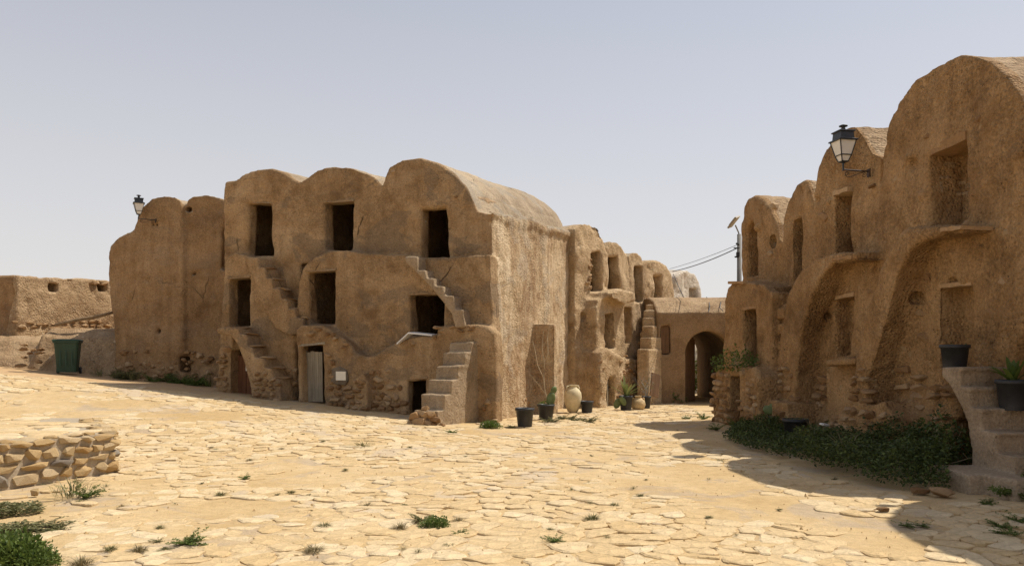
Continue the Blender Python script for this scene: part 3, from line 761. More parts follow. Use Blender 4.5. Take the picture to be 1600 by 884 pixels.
    door([(475, 551), (503, 549), (505, 627), (477, 627)], -0.12, M['wood_grey'], 5, 0.03)
    d1, a, b = door([(366, 556), (396, 556), (400, 622), (366, 622)], 0.22, M['wood_red'], 5)
    MB().box((a*.68, -.03, b*.72), (.13, .012, .17)).build('notice', M['plaque'], d1)
    # cement patch with the plaque
    P = Fr.poly([(519, 576), (532, 572), (543, 578), (545, 594), (540, 602), (526, 601), (518, 596)], -0.4); s = Solid((P[0][0]-.5, -.65, 0.2), (P[0][0]+1.1, -.2, 2.0), 0.035); s.prism(P, -0.455, -0.3, k=.03)
    solid_parts(s, Fr, root, lambda C, N: [(C[:, 2] > -9, 'cement_patch', M['cement_dark'])], [(0.012, 3), (0.006, 11)])
    uc, vc = Fr.uv(532.5, 587, -0.48); MB().box((uc, -.475, vc), (.29, .025, .235)).build('plaque', M['plaque'], root)
    return Fr, root, U
C_FR, C_ROOT, C_U = build_block()

# ------------------------------------------------------------------ the row of ghorfas on the right, its face in the shade
def build_row():
    Fr = Frame((6.2, 21.5), (0.75, -9.3)); root = Fr.root('granary_row'); R = random.Random(8)
    tag(root, 'shaded row of tall vaulted mud granaries along the right edge', 'building')
    S = Solid((-0.75, -1.75, -0.25), (15.6, 4.9, 6.95), 0.046)
    bays = [[(1159, 690), (1159, 345), (1163, 323), (1170, 312), (1180, 308), (1191, 313), (1202, 326), (1211, 349), (1216, 376), (1218, 690)],
            [(1214, 690), (1216, 380), (1221, 342), (1230, 310), (1242, 290), (1254, 284), (1260, 296), (1265, 318), (1268, 345), (1270, 690)],
            [(1264, 690), (1267, 345), (1272, 300), (1283, 255), (1300, 219), (1316, 200), (1331, 194), (1345, 210), (1358, 236), (1372, 242), (1376, 690)],
            [(1368, 690), (1373, 290), (1379, 236), (1388, 190), (1403, 156), (1432, 121), (1467, 97), (1503, 86), (1524, 86), (1549, 95), (1573, 116), (1597, 152), (1620, 205), (1640, 270), (1650, 400), (1650, 690)]]
    for i, b in enumerate(bays):
        P = Fr.poly(b, 0.0); S.prism(P, (0.0, 0.06, 0.02, -0.03)[i], 4.6, k=0.03)
    u9 = Fr.uv(1642, 400, 0)[0]
    arch = [(u9-.2, -.3)]+[(u9+2.0-2.0*math.cos(a)+0.0, 3.9+2.25*math.sin(a)) for a in np.linspace(0, math.pi, 15)]+[(u9+4.1, -.3)]
    S.prism(arch, 0.0, 4.6, k=0.03)
    # bay farthest off: its lower storeys stand forward
    S.prism(Fr.poly([(1131, 690), (1131, 560), (1133, 470), (1138, 448), (1146, 441), (1163, 440), (1190, 443), (1205, 456), (1207, 690)], -0.6), -0.6, 0.1, k=0.08)
    S.prism(Fr.poly([(1113, 690), (1114, 600), (1116, 580), (1124, 573), (1178, 574), (1186, 590), (1186, 690)], -1.0), -1.0, 0.0, k=0.07)
    # flying stair masses: a leg that sweeps up to a ledge under each upper window
    c = [(1207, 700), (1209, 640), (1212, 590), (1218, 520), (1230, 462), (1250, 420), (1280, 398), (1338, 394), (1340, 406), (1302, 411), (1279, 436), (1262, 478), (1250, 528), (1242, 590), (1240, 640), (1240, 700)]
    S.prism(Fr.poly(c, -0.5), -0.5, 0.1, k=0.05)
    b = [(1322, 720), (1326, 640), (1330, 600), (1342, 540), (1356, 480), (1372, 430), (1392, 385), (1414, 358), (1500, 350), (1504, 364), (1440, 374), (1420, 392), (1399, 434), (1387, 486), (1371, 540), (1356, 592), (1350, 650), (1350, 720)]
    S.prism(Fr.poly(b, -0.5), -0.5, 0.1, k=0.05)
    a = [(1520, 760), (1530, 640), (1543, 590), (1560, 520), (1580, 460), (1606, 410), (1640, 380), (1720, 372), (1724, 388), (1670, 398), (1640, 425), (1612, 475), (1594, 530), (1580, 590), (1570, 660), (1566, 760)]
    S.prism(Fr.poly(a, -0.28), -0.28, 0.1, k=0.05)
    # footing and a low ledge
    S.prism(Fr.poly([(1290, 720), (1291, 575), (1300, 565), (1330, 562), (1348, 566), (1352, 590), (1354, 720)], -0.22), -0.22, 0.1, k=0.07)
    S.prism(Fr.poly([(1300, 720), (1310, 640), (1380, 625), (1400, 660), (1405, 740)], -0.55), -0.55, 0.1, k=0.15)
    S.prism(Fr.poly([(1455, 740), (1456, 585), (1464, 574), (1490, 572), (1496, 590), (1500, 740)], -0.3), -0.3, 0.1, k=0.06)
    S.prism(Fr.poly([(1195, 720), (1197, 640), (1205, 625), (1230, 630), (1235, 720)], -0.75), -0.75, 0.0, k=0.12)
    # openings
    op = lambda px, w=0.0, r=0.45, room=None: opening(S, Fr, px, w, r, room, 0.035, 0.4)
    op([(1453, 240), (1508, 216), (1513, 348), (1455, 357)], 0.0, 0.55)
    op([(1469, 455), (1474, 449), (1516, 446), (1519, 452), (1522, 574), (1470, 574)], 0.0, 0.42)
    op([(1302, 306), (1324, 299), (1326, 404), (1303, 408)], 0.0, 0.6)
    op([(1304, 468), (1333, 462), (1333, 558), (1304, 560)], 0.0, 0.34)
    op([(1237, 346), (1249, 341), (1250, 453), (1238, 458)], 0.06, 0.4, (.5, 1.2, .1))
    op([(1166, 432), (1166, 362), (1169, 350), (1174, 345), (1179, 352), (1182, 368), (1184, 430)], 0.0, 0.5, (.7, 1.8, .1))
    op([(1199, 377), (1201, 371), (1205, 369), (1209, 373), (1210, 379), (1207, 385), (1202, 384)], 0.0, 0.6, (.5, 1.2, .2))
    op([(1160, 484), (1180, 481), (1182, 566), (1161, 567)], -0.6, 0.5, (.6, 1.4, .1))
    op([(1139, 590), (1155, 587), (1156, 665), (1140, 667)], -1.0, 0.5, (.5, 1.0, .05))
    op([(1308, 632), (1322, 628), (1336, 640), (1334, 648), (1312, 646)], -0.5, 0.5)
    op([(1487, 655), (1520, 650), (1522, 725), (1489, 720)], -0.3, 0.6)
    for k in range(60):                                         # knocks and lost stones
        u, v = R.uniform(0.5, 11), R.uniform(.4, 5.2); r = R.uniform(.04, .10); S.ball((u, R.uniform(-.05, .02), v), (r*1.3, r, r), 'sub' if R.random() < .6 else 'add', .06)
    ub = [Fr.uv(x, 300, 0)[0] for x in (1217, 1269, 1374, 1642)]
    def namer(C, N):
        u, w, v = C[:, 0], C[:, 1], C[:, 2]; roof = (v > 4.3) & (N[:, 2] > 0.12) & (w > 0.14)
        for x in ub: yield roof & (u < x), 'vault_roof', M['mud_m']
        yield roof, 'vault_roof', M['mud_m']
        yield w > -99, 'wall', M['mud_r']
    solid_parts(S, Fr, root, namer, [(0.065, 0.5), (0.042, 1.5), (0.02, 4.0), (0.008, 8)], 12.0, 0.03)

    def piece(name, px, w, w0, w1_, mat, h=0.035, k=0.03, amps=((0.012, 2.0), (0.006, 8))):
        P = Fr.poly(px, w); lo = (min(p[0] for p in P)-.15, w0-.15, min(p[1] for p in P)-.15); hi = (max(p[0] for p in P)+.15, w1_+.15, max(p[1] for p in P)+.15)
        s = Solid(lo, hi, h); s.prism(P, w0, w1_, k=k)
        return solid_parts(s, Fr, root, lambda C, N: [(C[:, 2] > -99, name, mat)], list(amps), 3.0)
    # cement stair to the first-floor door, with its broad bottom slab
    P = [(10.15, 1.40), (10.15, 1.54), (10.59, 1.54), (10.59, 1.49), (10.56, 1.48), (10.56, 1.27), (10.80, 1.27), (10.80, 1.22), (10.77, 1.21), (10.77, 1.0), (11.03, 1.0), (11.03, .95), (11.0, .94), (11.0, .72), (11.32, .72), (11.32, .67), (11.29, .66), (11.29, .46), (11.62, .46), (11.62, -.3),
         (10.84, -.3), (10.82, .42), (10.74, .80), (10.58, 1.04), (10.34, 1.28)]
    s = Solid((9.95, -1.7, -.2), (12.2, .2, 1.75), 0.026)
    s.prism(P, -0.95, 0.05, k=.012); s.box((10.76, -1.5, -.3), (11.56, -0.6, .235), k=.02); s.box((11.3, -1.28, -.3), (12.05, 0.0, .24), k=.02)
    solid_parts(s, Fr, root, lambda C, N: [(C[:, 2] > -9, 'stairs', M['cement_r'])], [(0.014, 1.3), (0.007, 4), (0.003, 10)], 3.0)
    # small steps climbing between the two far bays, and the ones at the second door
    piece('stairs', [(1203, 480), (1232, 474), (1232, 456), (1244, 454), (1246, 590), (1203, 590)], -0.35, -0.35, 0.1, M['mud_r'])
    for k, (x0, x1, y0, y1) in enumerate(((1203, 1225, 483, 500), (1204, 1228, 508, 524), (1205, 1226, 533, 548), (1206, 1228, 558, 572))):
        piece('step', [(x0, y0), (x1, y0-3), (x1, y1-3), (x0, y1)], -0.46, -0.46, -0.1, M['mud_r'])
    for k, (x0, x1, y0, y1) in enumerate(((1290, 1335, 562, 572), (1336, 1350, 556, 578), (1330, 1352, 588, 606))):
        piece('step', [(x0, y0), (x1, y0-3), (x1, y1-3), (x0, y1)], -0.5, -0.5, 0.0, M['mud_r'])
    # stone ledges and lintels
    for p, q, w, d, th in (((1472, 359), (1500, 356), -0.53, .5, .06), ((1302, 405), (1330, 402), -0.52, .5, .05), ((1138, 441), (1160, 442), -0.66, .6, .06), ((1122, 573), (1150, 573), -1.05, .6, .06)):
        lintel(Fr, root, p, q, w, d, th, M['stone'], 'ledge_slab')
    for p, q, w, th in (((1456, 236), (1508, 212), 0, .14), ((1303, 302), (1324, 296), 0, .09), ((1304, 465), (1333, 460), 0, .07), ((1161, 482), (1181, 479), -0.6, .08), ((1470, 447), (1517, 443), 0, .06)):
        lintel(Fr, root, p, q, w, .4, th, M['stone'])
    # rubble in the footings
    rubble(Fr, root, [(1115, 660), (1116, 585), (1138, 580), (1138, 662)], -1.0, R, 0.15, (.2, .4), skip=.05)
    rubble(Fr, root, [(1157, 665), (1157, 582), (1184, 582), (1185, 670)], -1.0, R, 0.16, (.2, .4), skip=.3)
    rubble(Fr, root, [(1207, 690), (1210, 600), (1217, 570), (1240, 575), (1240, 695)], -0.5, R, 0.15, (.2, .4), skip=.25)
    rubble(Fr, root, [(1195, 690), (1198, 640), (1230, 635), (1234, 690)], -0.75, R, 0.16, (.2, .4), skip=.1)
    rubble(Fr, root, [(1250, 680), (1252, 600), (1275, 580), (1300, 590), (1300, 690)], 0.0, R, 0.16, (.25, .5), skip=.35)
    rubble(Fr, root, [(1303, 690), (1300, 640), (1340, 630), (1395, 640), (1400, 710)], -0.55, R, 0.16, (.2, .42), skip=.25)
    rubble(Fr, root, [(1328, 650), (1330, 600), (1345, 570), (1360, 575), (1352, 650)], -0.5, R, 0.14, (.2, .4), skip=.25)
    rubble(Fr, root, [(1385, 690), (1390, 600), (1410, 570), (1450, 575), (1452, 690)], 0.0, R, 0.15, (.25, .5), skip=.45)
    rubble(Fr, root, [(1458, 690), (1458, 590), (1476, 580), (1484, 600), (1486, 690)], -0.3, R, 0.14, (.2, .4), skip=.35)
    for k in range(46):                                         # pale stones that show through the render
        u, v = R.uniform(0.4, 11.2), R.uniform(1.2, 5.6)
        if any(abs(u-Fr.uv(x, 300, 0)[0]) < .55 for x in (1482, 1314, 1318, 1495, 1244, 1174)): continue
        s_ = R.uniform(.09, .2); put_stone(root, (u, 0.045, v), (s_*1.8, .2, s_), R, tilt=.5)
    P = at(1538, 682, 10.6)
    return Fr, root
R_FR, R_ROOT = build_row()

# ------------------------------------------------------------------ eroded granaries that continue behind the block, and the gate
def build_back_row():
    Fr = Frame((2.0, 26.6), (0.5736, 0.819)); root = Fr.root('granary_row'); R = random.Random(4)
    tag(root, 'sunlit eroded granaries with four small vaults between the long block and gate', 'building')
    S = Solid((-1.2, -2.1, -0.2), (8.6, 4.6, 6.6), 0.06)
    for i, (b, w) in enumerate((([(897, 700), (898, 358), (908, 350), (922, 349), (934, 355), (943, 373), (947, 400), (948, 700)], -0.25),
                   ([(944, 700), (946, 388), (952, 380), (962, 379), (973, 384), (981, 396), (985, 415), (986, 700)], -0.1),
                   ([(981, 700), (983, 400), (988, 394), (996, 394), (1002, 401), (1006, 420), (1007, 700)], 0.1),
                   ([(1002, 700), (1003, 412), (1012, 407), (1027, 407), (1040, 415), (1049, 432), (1054, 460), (1055, 700)], 0.0))):
        S.prism(Fr.poly(b, w), w, 4.2, k=0.08)
    S.prism(Fr.poly([(930, 690), (932, 480), (936, 467), (942, 464), (950, 462), (957, 452), (972, 450), (986, 456), (992, 470), (1000, 474), (1004, 500), (1006, 560), (1008, 690)], -0.75), -0.75, 0.2, k=0.1)
    S.prism(Fr.poly([(936, 690), (937, 575), (941, 550), (948, 545), (975, 560), (1000, 562), (1008, 690)], -1.05), -1.05, 0.2, k=0.12)
    ub_, vb_ = Fr.uv(1021, 612, -1.2); S.ball((ub_, -1.1, vb_-.25), (.62, .75, 1.0), k=.15)
    S.prism(Fr.poly([(955, 466), (957, 456), (972, 452), (989, 458), (990, 470), (975, 476)], -1.05), -1.1, -0.3, k=0.1)
    op = lambda px, w, r=0.5, room=(.6, 1.6, .1): opening(S, Fr, px, w, r, room, 0.04, 0.5)
    op([(921, 394), (938, 392), (942, 454), (923, 455)], -0.25); op([(950, 401), (966, 399), (970, 455), (951, 455)], -0.1)
    op([(993, 416), (1001, 417), (1002, 470), (994, 470)], 0.1); op([(1021, 430), (1033, 430), (1034, 470), (1022, 471)], 0.0)
    op([(946, 492), (960, 490), (962, 545), (947, 546)], -0.75, .6); op([(977, 480), (988, 482), (988, 535), (979, 536)], -0.75, .3, None)
    op([(1001, 505), (1007, 503), (1008, 553), (1002, 553)], -0.75, .4)
    op([(949, 640), (949, 600), (953, 588), (960, 590), (962, 640)], -1.05, .5)
    for k in range(40):
        u, v = R.uniform(0, 5.5), R.uniform(.2, 3.2); r = R.uniform(.05, .11); S.ball((u, R.choice((-1.05, -.75, -.2)), v), (r*1.2, r, r*1.3), 'sub' if R.random() < .5 else 'add', .1)
    ub = [Fr.uv(x, 420, 0)[0] for x in (946, 984, 1004)]
    def namer(C, N):
        u, w, v = C[:, 0], C[:, 1], C[:, 2]; roof = (v > 3.6) & (N[:, 2] > .3) & (w > .15)
        for x in ub: yield roof & (u < x), 'vault_roof', M['mud_roof']
        yield roof, 'vault_roof', M['mud_roof']
        yield w > -99, 'wall', M['mud_b']
    solid_parts(S, Fr, root, namer, [(0.06, 0.8), (0.05, 2.0), (0.028, 4.5)], 22.0, 0.04)
    # stair up to the last door
    for k, (x0, x1, y0, y1) in enumerate(((1005, 1027, 545, 660), (1009, 1029, 527, 560), (1012, 1031, 509, 545), (1013, 1033, 496, 525), (1015, 1036, 484, 510), (1018, 1037, 475, 500))):
        P = Fr.poly([(x0+8, y0), (x1+8, y0), (x1+8, y1+3), (x0+8, y1+3)], -1.75+0.09*k); s = Solid((P[0][0]-.1, -2.0, P[2][1]-.1), (P[1][0]+.1, .5, P[0][1]+.1), .05)
        s.prism(P, -1.75+0.09*k, -1.3+.09*k, k=.02); solid_parts(s, Fr, root, lambda C, N: [(C[:, 2] > -9, 'step', M['mud_b'])], [(0.012, 3)], k)
    for k in range(90):
        x, y = R.uniform(938, 1005), R.uniform(555, 640); u, v = Fr.uv(x, y, -1.05); s_ = R.uniform(.09, .24)
        if 944 < x < 966: continue
        put_stone(root, (u, -1.02, v), (s_*1.3, .2, s_*.8), R, tilt=.3)
    for k in range(16):
        x, y = R.uniform(918, 924), R.uniform(395, 455); u, v = Fr.uv(x, y, -.25); put_stone(root, (u, -.22, v), (.22, .2, .13), R, tilt=.3)
    # two doors
    u, v = Fr.uv(951, 636, -1.05); MB().box((u+.12, -.85, v+.55), (.05, .2, 1.15)).build('door_post', M['wood_grey'], root)
    return Fr, root
B_FR, B_ROOT = build_back_row()

def build_gate():
    Fr = Frame((5.0, 28.3), (1.0, 0.0)); root = Fr.root('gatehouse'); R = random.Random(9)
    tag(root, 'shaded mud gatehouse with round arched passage between the two granary rows', 'gatehouse')
    S = Solid((-1.2, -0.5, -0.3), (6.2, 6.6, 4.6), 0.06); Z = Fr.uv(1080, 486, 0)[1]
    prof = [(0.0, -.5), (0.0, Z-.06), (0.12, Z+.02), (0.8, Z+.42), (1.8, Z+.62), (3.4, Z+.7), (6.0, Z+.5), (6.0, -.5)]
    S.prism(prof, 0.12, 6.0, k=.06, axis='u')
    c = Fr.uv(1106, 560, 0); r = Fr.uv(1140, 560, 0)[0]-c[0]; zt = Fr.uv(1106, 517, 0)[1]; zs = zt-r
    A = [(c[0]-r, -.6)]+[(c[0]-r*math.cos(a), zs+r*math.sin(a)) for a in np.linspace(0, math.pi, 17)]+[(c[0]+r, -.6)]
    S.prism(A, -1.0, 7.0, 'sub', .04)
    A2 = [(c[0]-r-.22, -.6)]+[(c[0]-(r+.22)*math.cos(a), zs+(r+.16)*math.sin(a)) for a in np.linspace(0, math.pi, 17)]+[(c[0]+r+.22, -.6)]
    S.prism(A2, .5, 7.0, 'sub', .04)
    opening(S, Fr, [(1033, 509), (1047, 508), (1047, 552), (1033, 553)], 0.0, .5, (.5, 1.0, .1))
    def namer(C, N):
        yield (N[:, 2] > .3) & (C[:, 2] > Z-.05), 'roof', M['mud_m']
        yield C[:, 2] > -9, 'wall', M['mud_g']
    solid_parts(S, Fr, root, namer, [(0.03, .6), (0.015, 2), (0.008, 7)], 6.0)
    # the plank gate standing open inside the passage
    lf = bpy.data.objects.new('gate_leaf', None); link(lf, root); lf.location = (c[0]-r-.12, .52, 0.0); lf.rotation_euler = (0, 0, math.radians(52))
    for k in range(9):
        hgt = 2.42-.16*(abs(k-5)/3)**2*R.uniform(.8, 1.1); MB().box((.06+k*.135, R.uniform(-.012, .012), hgt/2+.02), (.125, .045, hgt)).build('plank', M['wood_brown'], lf)
    for z in (.4, 1.1, 1.7): MB().box((.6, .05, z), (1.15, .05, .1)).build('batten', M['wood_brown'], lf)
    uu, vv = Fr.uv(1040, 530, 0)
    MB().box((uu, .12, vv), (.3, .04, 1.0)).build('shutter', M['wood_brown'], root)
    return Fr, root
G_FR, G_ROOT = build_gate()

def build_far_vault():
    Fr = Frame((7.3, 35.0), (0.62, 0.78)); root = Fr.root('vaulted_granary'); tag(root, 'pale lime washed vault rising behind the gatehouse roof', 'building')
    S = Solid((-.8, -.5, -.2), (4.6, 4.4, 6.4), .07)
    S.prism(Fr.poly([(1052, 690), (1053, 450), (1056, 432), (1064, 425), (1076, 422), (1086, 427), (1092, 441), (1095, 463), (1096, 690)], 0), 0, 3.6, k=.12)
    opening(S, Fr, [(1080, 452), (1089, 451), (1090, 472), (1080, 472)], 0, .4)
    solid_parts(S, Fr, root, lambda C, N: [((N[:, 2] > .3) & (C[:, 2] > 4), 'vault_roof', M['mud_pale']), (C[:, 2] > -9, 'wall', M['mud_pale'])], [(0.08, .9), (0.05, 2.5), (0.02, 6)], 41., .06)
build_far_vault()

# ------------------------------------------------------------------ on the left: windowless backs of two vaults, the yard wall and a mound
def build_left():
    Fr = Frame((-12.75, 25.6), (0.985, -0.17)); root = Fr.root('granary_building'); R = random.Random(14)
    tag(root, 'windowless ochre backs of two tall vaults left of the long block', 'building')
    S = Solid((-.5, -.6, .2), (5.2, 6.6, 7.4), .06)
    S.prism(Fr.poly([(179, 690), (175, 520), (172, 430), (172, 400), (176, 384), (188, 372), (203, 365), (210, 356), (213, 338), (221, 320), (236, 308), (254, 303), (271, 304), (281, 310), (286, 326), (290, 690)], 0.0), 0.0, 3.2, k=.06)
    S.prism(Fr.poly([(282, 690), (284, 330), (289, 311), (300, 304), (320, 303), (338, 308), (352, 314), (372, 330), (376, 345), (376, 690)], 0.12), 0.12, 6.0, k=.06)
    S.prism(Fr.poly([(345, 420), (346, 360), (352, 345), (362, 345), (362, 425)], .12), -.3, .5, 'sub', .1)
    for x, y, r in ((229, 437, 3), (235, 433, 3), (234, 440, 3), (297, 428, 3), (301, 427, 3), (238, 350, 3), (244, 351, 3), (247, 517, 6), (290, 326, 4)):
        u, v = Fr.uv(x, y, 0); S.ball((u, 0.05, v), (r*.013, .4, r*.013), 'sub', .03)
    opening(S, Fr, [(283, 556), (296, 556), (296, 580), (283, 580)], .12, .5)
    def namer(C, N):
        u, w, v = C.T; roof = (N[:, 2] > .3) & (v > 4.2) & (w > .16); x = Fr.uv(286, 330, 0)[0]
        yield roof & (u < x), 'vault_roof', M['mud_roof']
        yield roof, 'vault_roof', M['mud_roof']
        yield v > -9, 'wall', M['mud_l']
    solid_parts(S, Fr, root, namer, [(0.09, .45), (0.04, 1.4), (0.018, 5), (0.01, 10)], 17., .03)
    for k in range(50):
        x, y = R.uniform(183, 330), R.uniform(545, 592); u, v = Fr.uv(x, y, .03); s_ = R.uniform(.08, .2); put_stone(root, (u, .05, v), (s_*1.5, .2, s_), R, tilt=.4)
    return Fr, root
L_FR, L_ROOT = build_left()

def build_yard_wall():
    R = random.Random(31)
    Fr = Frame((-16.75, 27.0), (1.9, 4.6)); root = Fr.root('yard_wall'); tag(root, 'rough mud yard wall with two small holes at the far left', 'wall', kind='thing')
    S = Solid((-.8, -.6, .3), (6.0, 4.2, 5.0), .06); Z = Fr.uv(26, 430, 0)[1]; z2 = Fr.uv(170, 438, 0)[1]
    S.prism([(-.02, .2), (0.0, Z), (2.5, (Z+z2)/2+.05), (5.2, z2), (5.2, .2)], 0, 3.6, k=.05)
    for x, y in ((84, 449), (160, 449)):
        u, v = Fr.uv(x, y, 0); S.box((u-.16, -.3, v-.15), (u+.16, .4, v+.14), 'sub', .04)
    solid_parts(S, Fr, root, lambda C, N: [(C[:, 2] > -9, 'wall', M['mud_m'])], [(0.06, .6), (0.04, 1.8), (0.025, 4.5), (0.012, 10)], 3., .04)
    rubble(Fr, root, [(26, 512), (26, 500), (80, 502), (130, 500), (175, 498), (175, 515), (60, 520)], 0, R, .14, (.2, .45), skip=.15)
    rubble(Fr, root, [(140, 438), (170, 439), (172, 446), (140, 444)], 0, R, .12, (.3, .6), skip=.15)
    Fm = Frame((-17.2, 25.2), (4.4, 0.6)); rm = Fm.root('mud_bench'); tag(rm, 'long sloping mud bench below the yard wall, behind the green bin', 'bench')
    S = Solid((-4.2, -1.2, .2), (6.2, 3.4, 3.6), .06); a, b = Fm.uv(60, 512, 0)[1], Fm.uv(178, 507, 0)[1]; u0 = Fm.uv(58, 520, 0)[0]
    S.prism([(-.55, .3), (-.1, 1.5), (.35, a-.3), (1.1, a), (3.2, a+.05), (3.2, .3)], u0, 5.6, k=.15, axis='u')
    S.prism([(-.7, .3), (.1, 1.6), (.8, 2.1), (1.6, 2.3), (3.0, 2.3), (3.0, .3)], -4.0, u0+.6, k=.3, axis='u')
    solid_parts(S, Fm, rm, lambda C, N: [(C[:, 2] > -9, 'bench_body', M['mud_m'])], [(0.08, .6), (0.04, 1.8), (0.02, 5)], 8., .03)
    rubble(Fm, rm, [(25, 575), (30, 540), (60, 530), (70, 555), (85, 570)], -.45, R, .14, (.16, .4), skip=.35)
    Fs = Frame((-21.5, 27.3), (1, -.06)); rs = Fs.root('yard_wall'); tag(rs, 'shaded end of the mud yard wall at the left picture edge', 'wall', kind='thing')
    S = Solid((-.5, -.5, .2), (5.0, 1.2, 5.0), .08); S.prism([(0, .2), (0, Z-.05), (4.72, Z-.02), (4.74, .2)], 0, .8, k=.06)
    solid_parts(S, Fs, rs, lambda C, N: [(C[:, 2] > -9, 'wall', M['mud_l'])], [(0.05, .7), (0.02, 3)], 5.)
    # long pole leaning along the wall
    p, q = at(86, 508, 26.2), at(180, 487, 26.6); o = MB().tube([p, p.lerp(q, .35)+Vector((0, 0, .02)), p.lerp(q, .7)+Vector((0, 0, -.02)), q], [.05, .06, .055, .045], 8).build('wooden_pole', M['palm'], smooth=True)
    tag(o, 'long bare wooden pole propped above the mud bench at left', 'pole')
build_yard_wall()

def build_platform():
    R = random.Random(77); root = empty('stone_platform', (0, 0, 0)); tag(root, 'low platform of yellow stones in grey mortar in the left foreground', 'platform')
    zt = 0.60; n = len(PLAT); V = [(x, y, -.1) for x, y in PLAT]+[(x, y, zt-.03) for x, y in PLAT]; F = [tuple(range(n, 2*n))]+[(i, (i+1) % n, n+(i+1) % n, n+i) for i in range(n)]
    core = mesh_py('mortar_core', V, F, M['mortar_tan'], root)
    for (a, b) in ((PLAT[0], PLAT[1]), (PLAT[1], PLAT[2])):
        A = Vector((*a, 0)); B = Vector((*b, 0)); L = (B-A).length; d = (B-A)/L; nn = Vector((d.y, -d.x, 0)); ang = math.atan2(d.y, d.x)
        v = 0.0
        while v < zt-.04:
            h = min(R.uniform(.11, .21), zt-.01-v); x = R.uniform(-.1, 0.0)
            while x < L:
                w = R.uniform(.13, .42); hh = h*R.uniform(.72, 1.0)
                q = A+d*min(max(x+w/2, .05), L-.05)-nn*R.uniform(.0, .04)+Vector((0, 0, v+h/2+R.uniform(-.015, .015)))
                put_stone(root, q, (w*1.1, .22, hh*1.12), R, 'stone_y' if R.random() < .94 else 'mortar', rz=ang, tilt=.1); x += w
            v += h
        for k in range(int(L/.3)):
            q = A+d*(.15+.3*k+R.uniform(-.05, .05))-nn*R.uniform(.05, .2)+Vector((0, 0, zt-.03)); put_stone(root, q, (R.uniform(.2, .38), R.uniform(.2, .34), .09), R, 'stone_y', rz=ang, tilt=.06)
    for P in voronoi_cells(-10.6, -5.7, 9.2, 14.5, .4, .4, R, lambda x, y: inside(PLAT, x, y), ani=1.2):
        if not all(inside(PLAT, x, y) for x, y in P): continue
        r = slab_mesh(P, R, R.uniform(.012, .03), R.uniform(.01, .035), .014, .04)
        if not r: continue
        c, V, F = r
        if c[0]/c[1]*FPX+CX < -40: continue
        o = mesh_py('flagstone', V, F, M['flag'], root, tint=[R.random()]*len(V)); o.location = (c[0], c[1], zt-.03)
build_platform()

# ------------------------------------------------------------------ lanterns
def scroll(c, r, a0, turns, n=14, plane='x'):
    pts = []
    for k in range(n):
        t = k/(n-1); a = a0+turns*2*math.pi*t; q = r*(1-.75*t); pts.append((c[0]+q*math.cos(a), c[1], c[2]+q*math.sin(a)))
    return pts
def lantern(loc, rz, label, s=1.0, arm=.55):
    """wall lantern: origin where the bracket meets the wall, arm along local -X"""
    root = empty('wall_lantern', loc, rz); root.scale = (s,)*3; tag(root, label, 'lantern', 'iron wall lanterns')
    MB().tube([(0, 0, 0), (-arm, 0, .012)], .018, 8).build('bracket_arm', M['iron_brown'], root)
    MB().box((.005, 0, -.03), (.03, .09, .16)).build('wall_plate', M['iron_brown'], root)
    MB().tube(scroll((-.10, 0, -.075), .055, math.pi/2, -1.3), .007, 5).tube([(-.10, 0, -.02), (-.22, 0, -.05), (-.36, 0, -.11), (-.46, 0, -.13), (-.51, 0, -.09)], .007, 5).tube(scroll((-.475, 0, -.065), .05, -.4, 1.3), .007, 5).build('scroll', M['iron_brown'], root)
    x = -arm; MB().tube([(x, 0, -.01), (x, 0, .2)], .02, 8).build('stem', M['iron'], root)
    def ring(h, z): return [(x-h, -h, z), (x+h, -h, z), (x+h, h, z), (x-h, h, z)]
    lv = [(.065, .17), (.108, .29), (.172, .57)]
    mb = MB()
    for i in range(2):
        a, b = ring(*lv[i]), ring(*lv[i+1])
        for k in range(4): mb.tube([a[k], b[k]], .011, 4)
    for h, z in lv:
        r = ring(h, z)
        for k in range(4): mb.tube([r[k], r[(k+1) % 4]], .011, 4)
    mb.box((x, 0, .165), (.13, .13, .02)); mb.build('frame', M['iron'], root)
    for i in range(2):
        a, b = ring(lv[i][0]-.006, lv[i][1]), ring(lv[i+1][0]-.006, lv[i+1][1])
        for k in range(4):
            l = (k+1) % 4; mesh_py('pane', [a[k], a[l], b[l], b[k]], [(0, 1, 2, 3)], M['milk'], root)
    V = ring(.20, .565)+ring(.20, .59)+ring(.148, .61)+ring(.138, .73)+ring(.165, .745)+ring(.16, .765)+ring(.05, .785); F = [(3, 2, 1, 0)]
    for i in range(6):
        for k in range(4): F.append((i*4+k, i*4+(k+1) % 4, i*4+4+(k+1) % 4, i*4+4+k))
    F.append((24, 25, 26, 27)); mesh_py('cap', V, F, M['iron'], root)
    MB().lathe([(.045, .78), (.04, .83), (.03, .845), (.08, .86), (.085, .875), (.055, .89), (.02, .90)], 12, (x, 0, 0)).build('finial', M['iron'], root, True)
    return root
u, v = R_FR.uv(1357, 268, 0.0); p = R_FR.world(u, 0.0, v)
lantern(p, math.atan2(R_FR.w[1], R_FR.w[0])+.1, 'large black iron lantern on the tall shaded row at right', .95)
u, v = L_FR.uv(243, 344, 0.02); p = L_FR.world(u, 0.0, v)
lantern(p, math.radians(28), 'small black iron lantern on the blank vaulted wall at left', .84, .56)

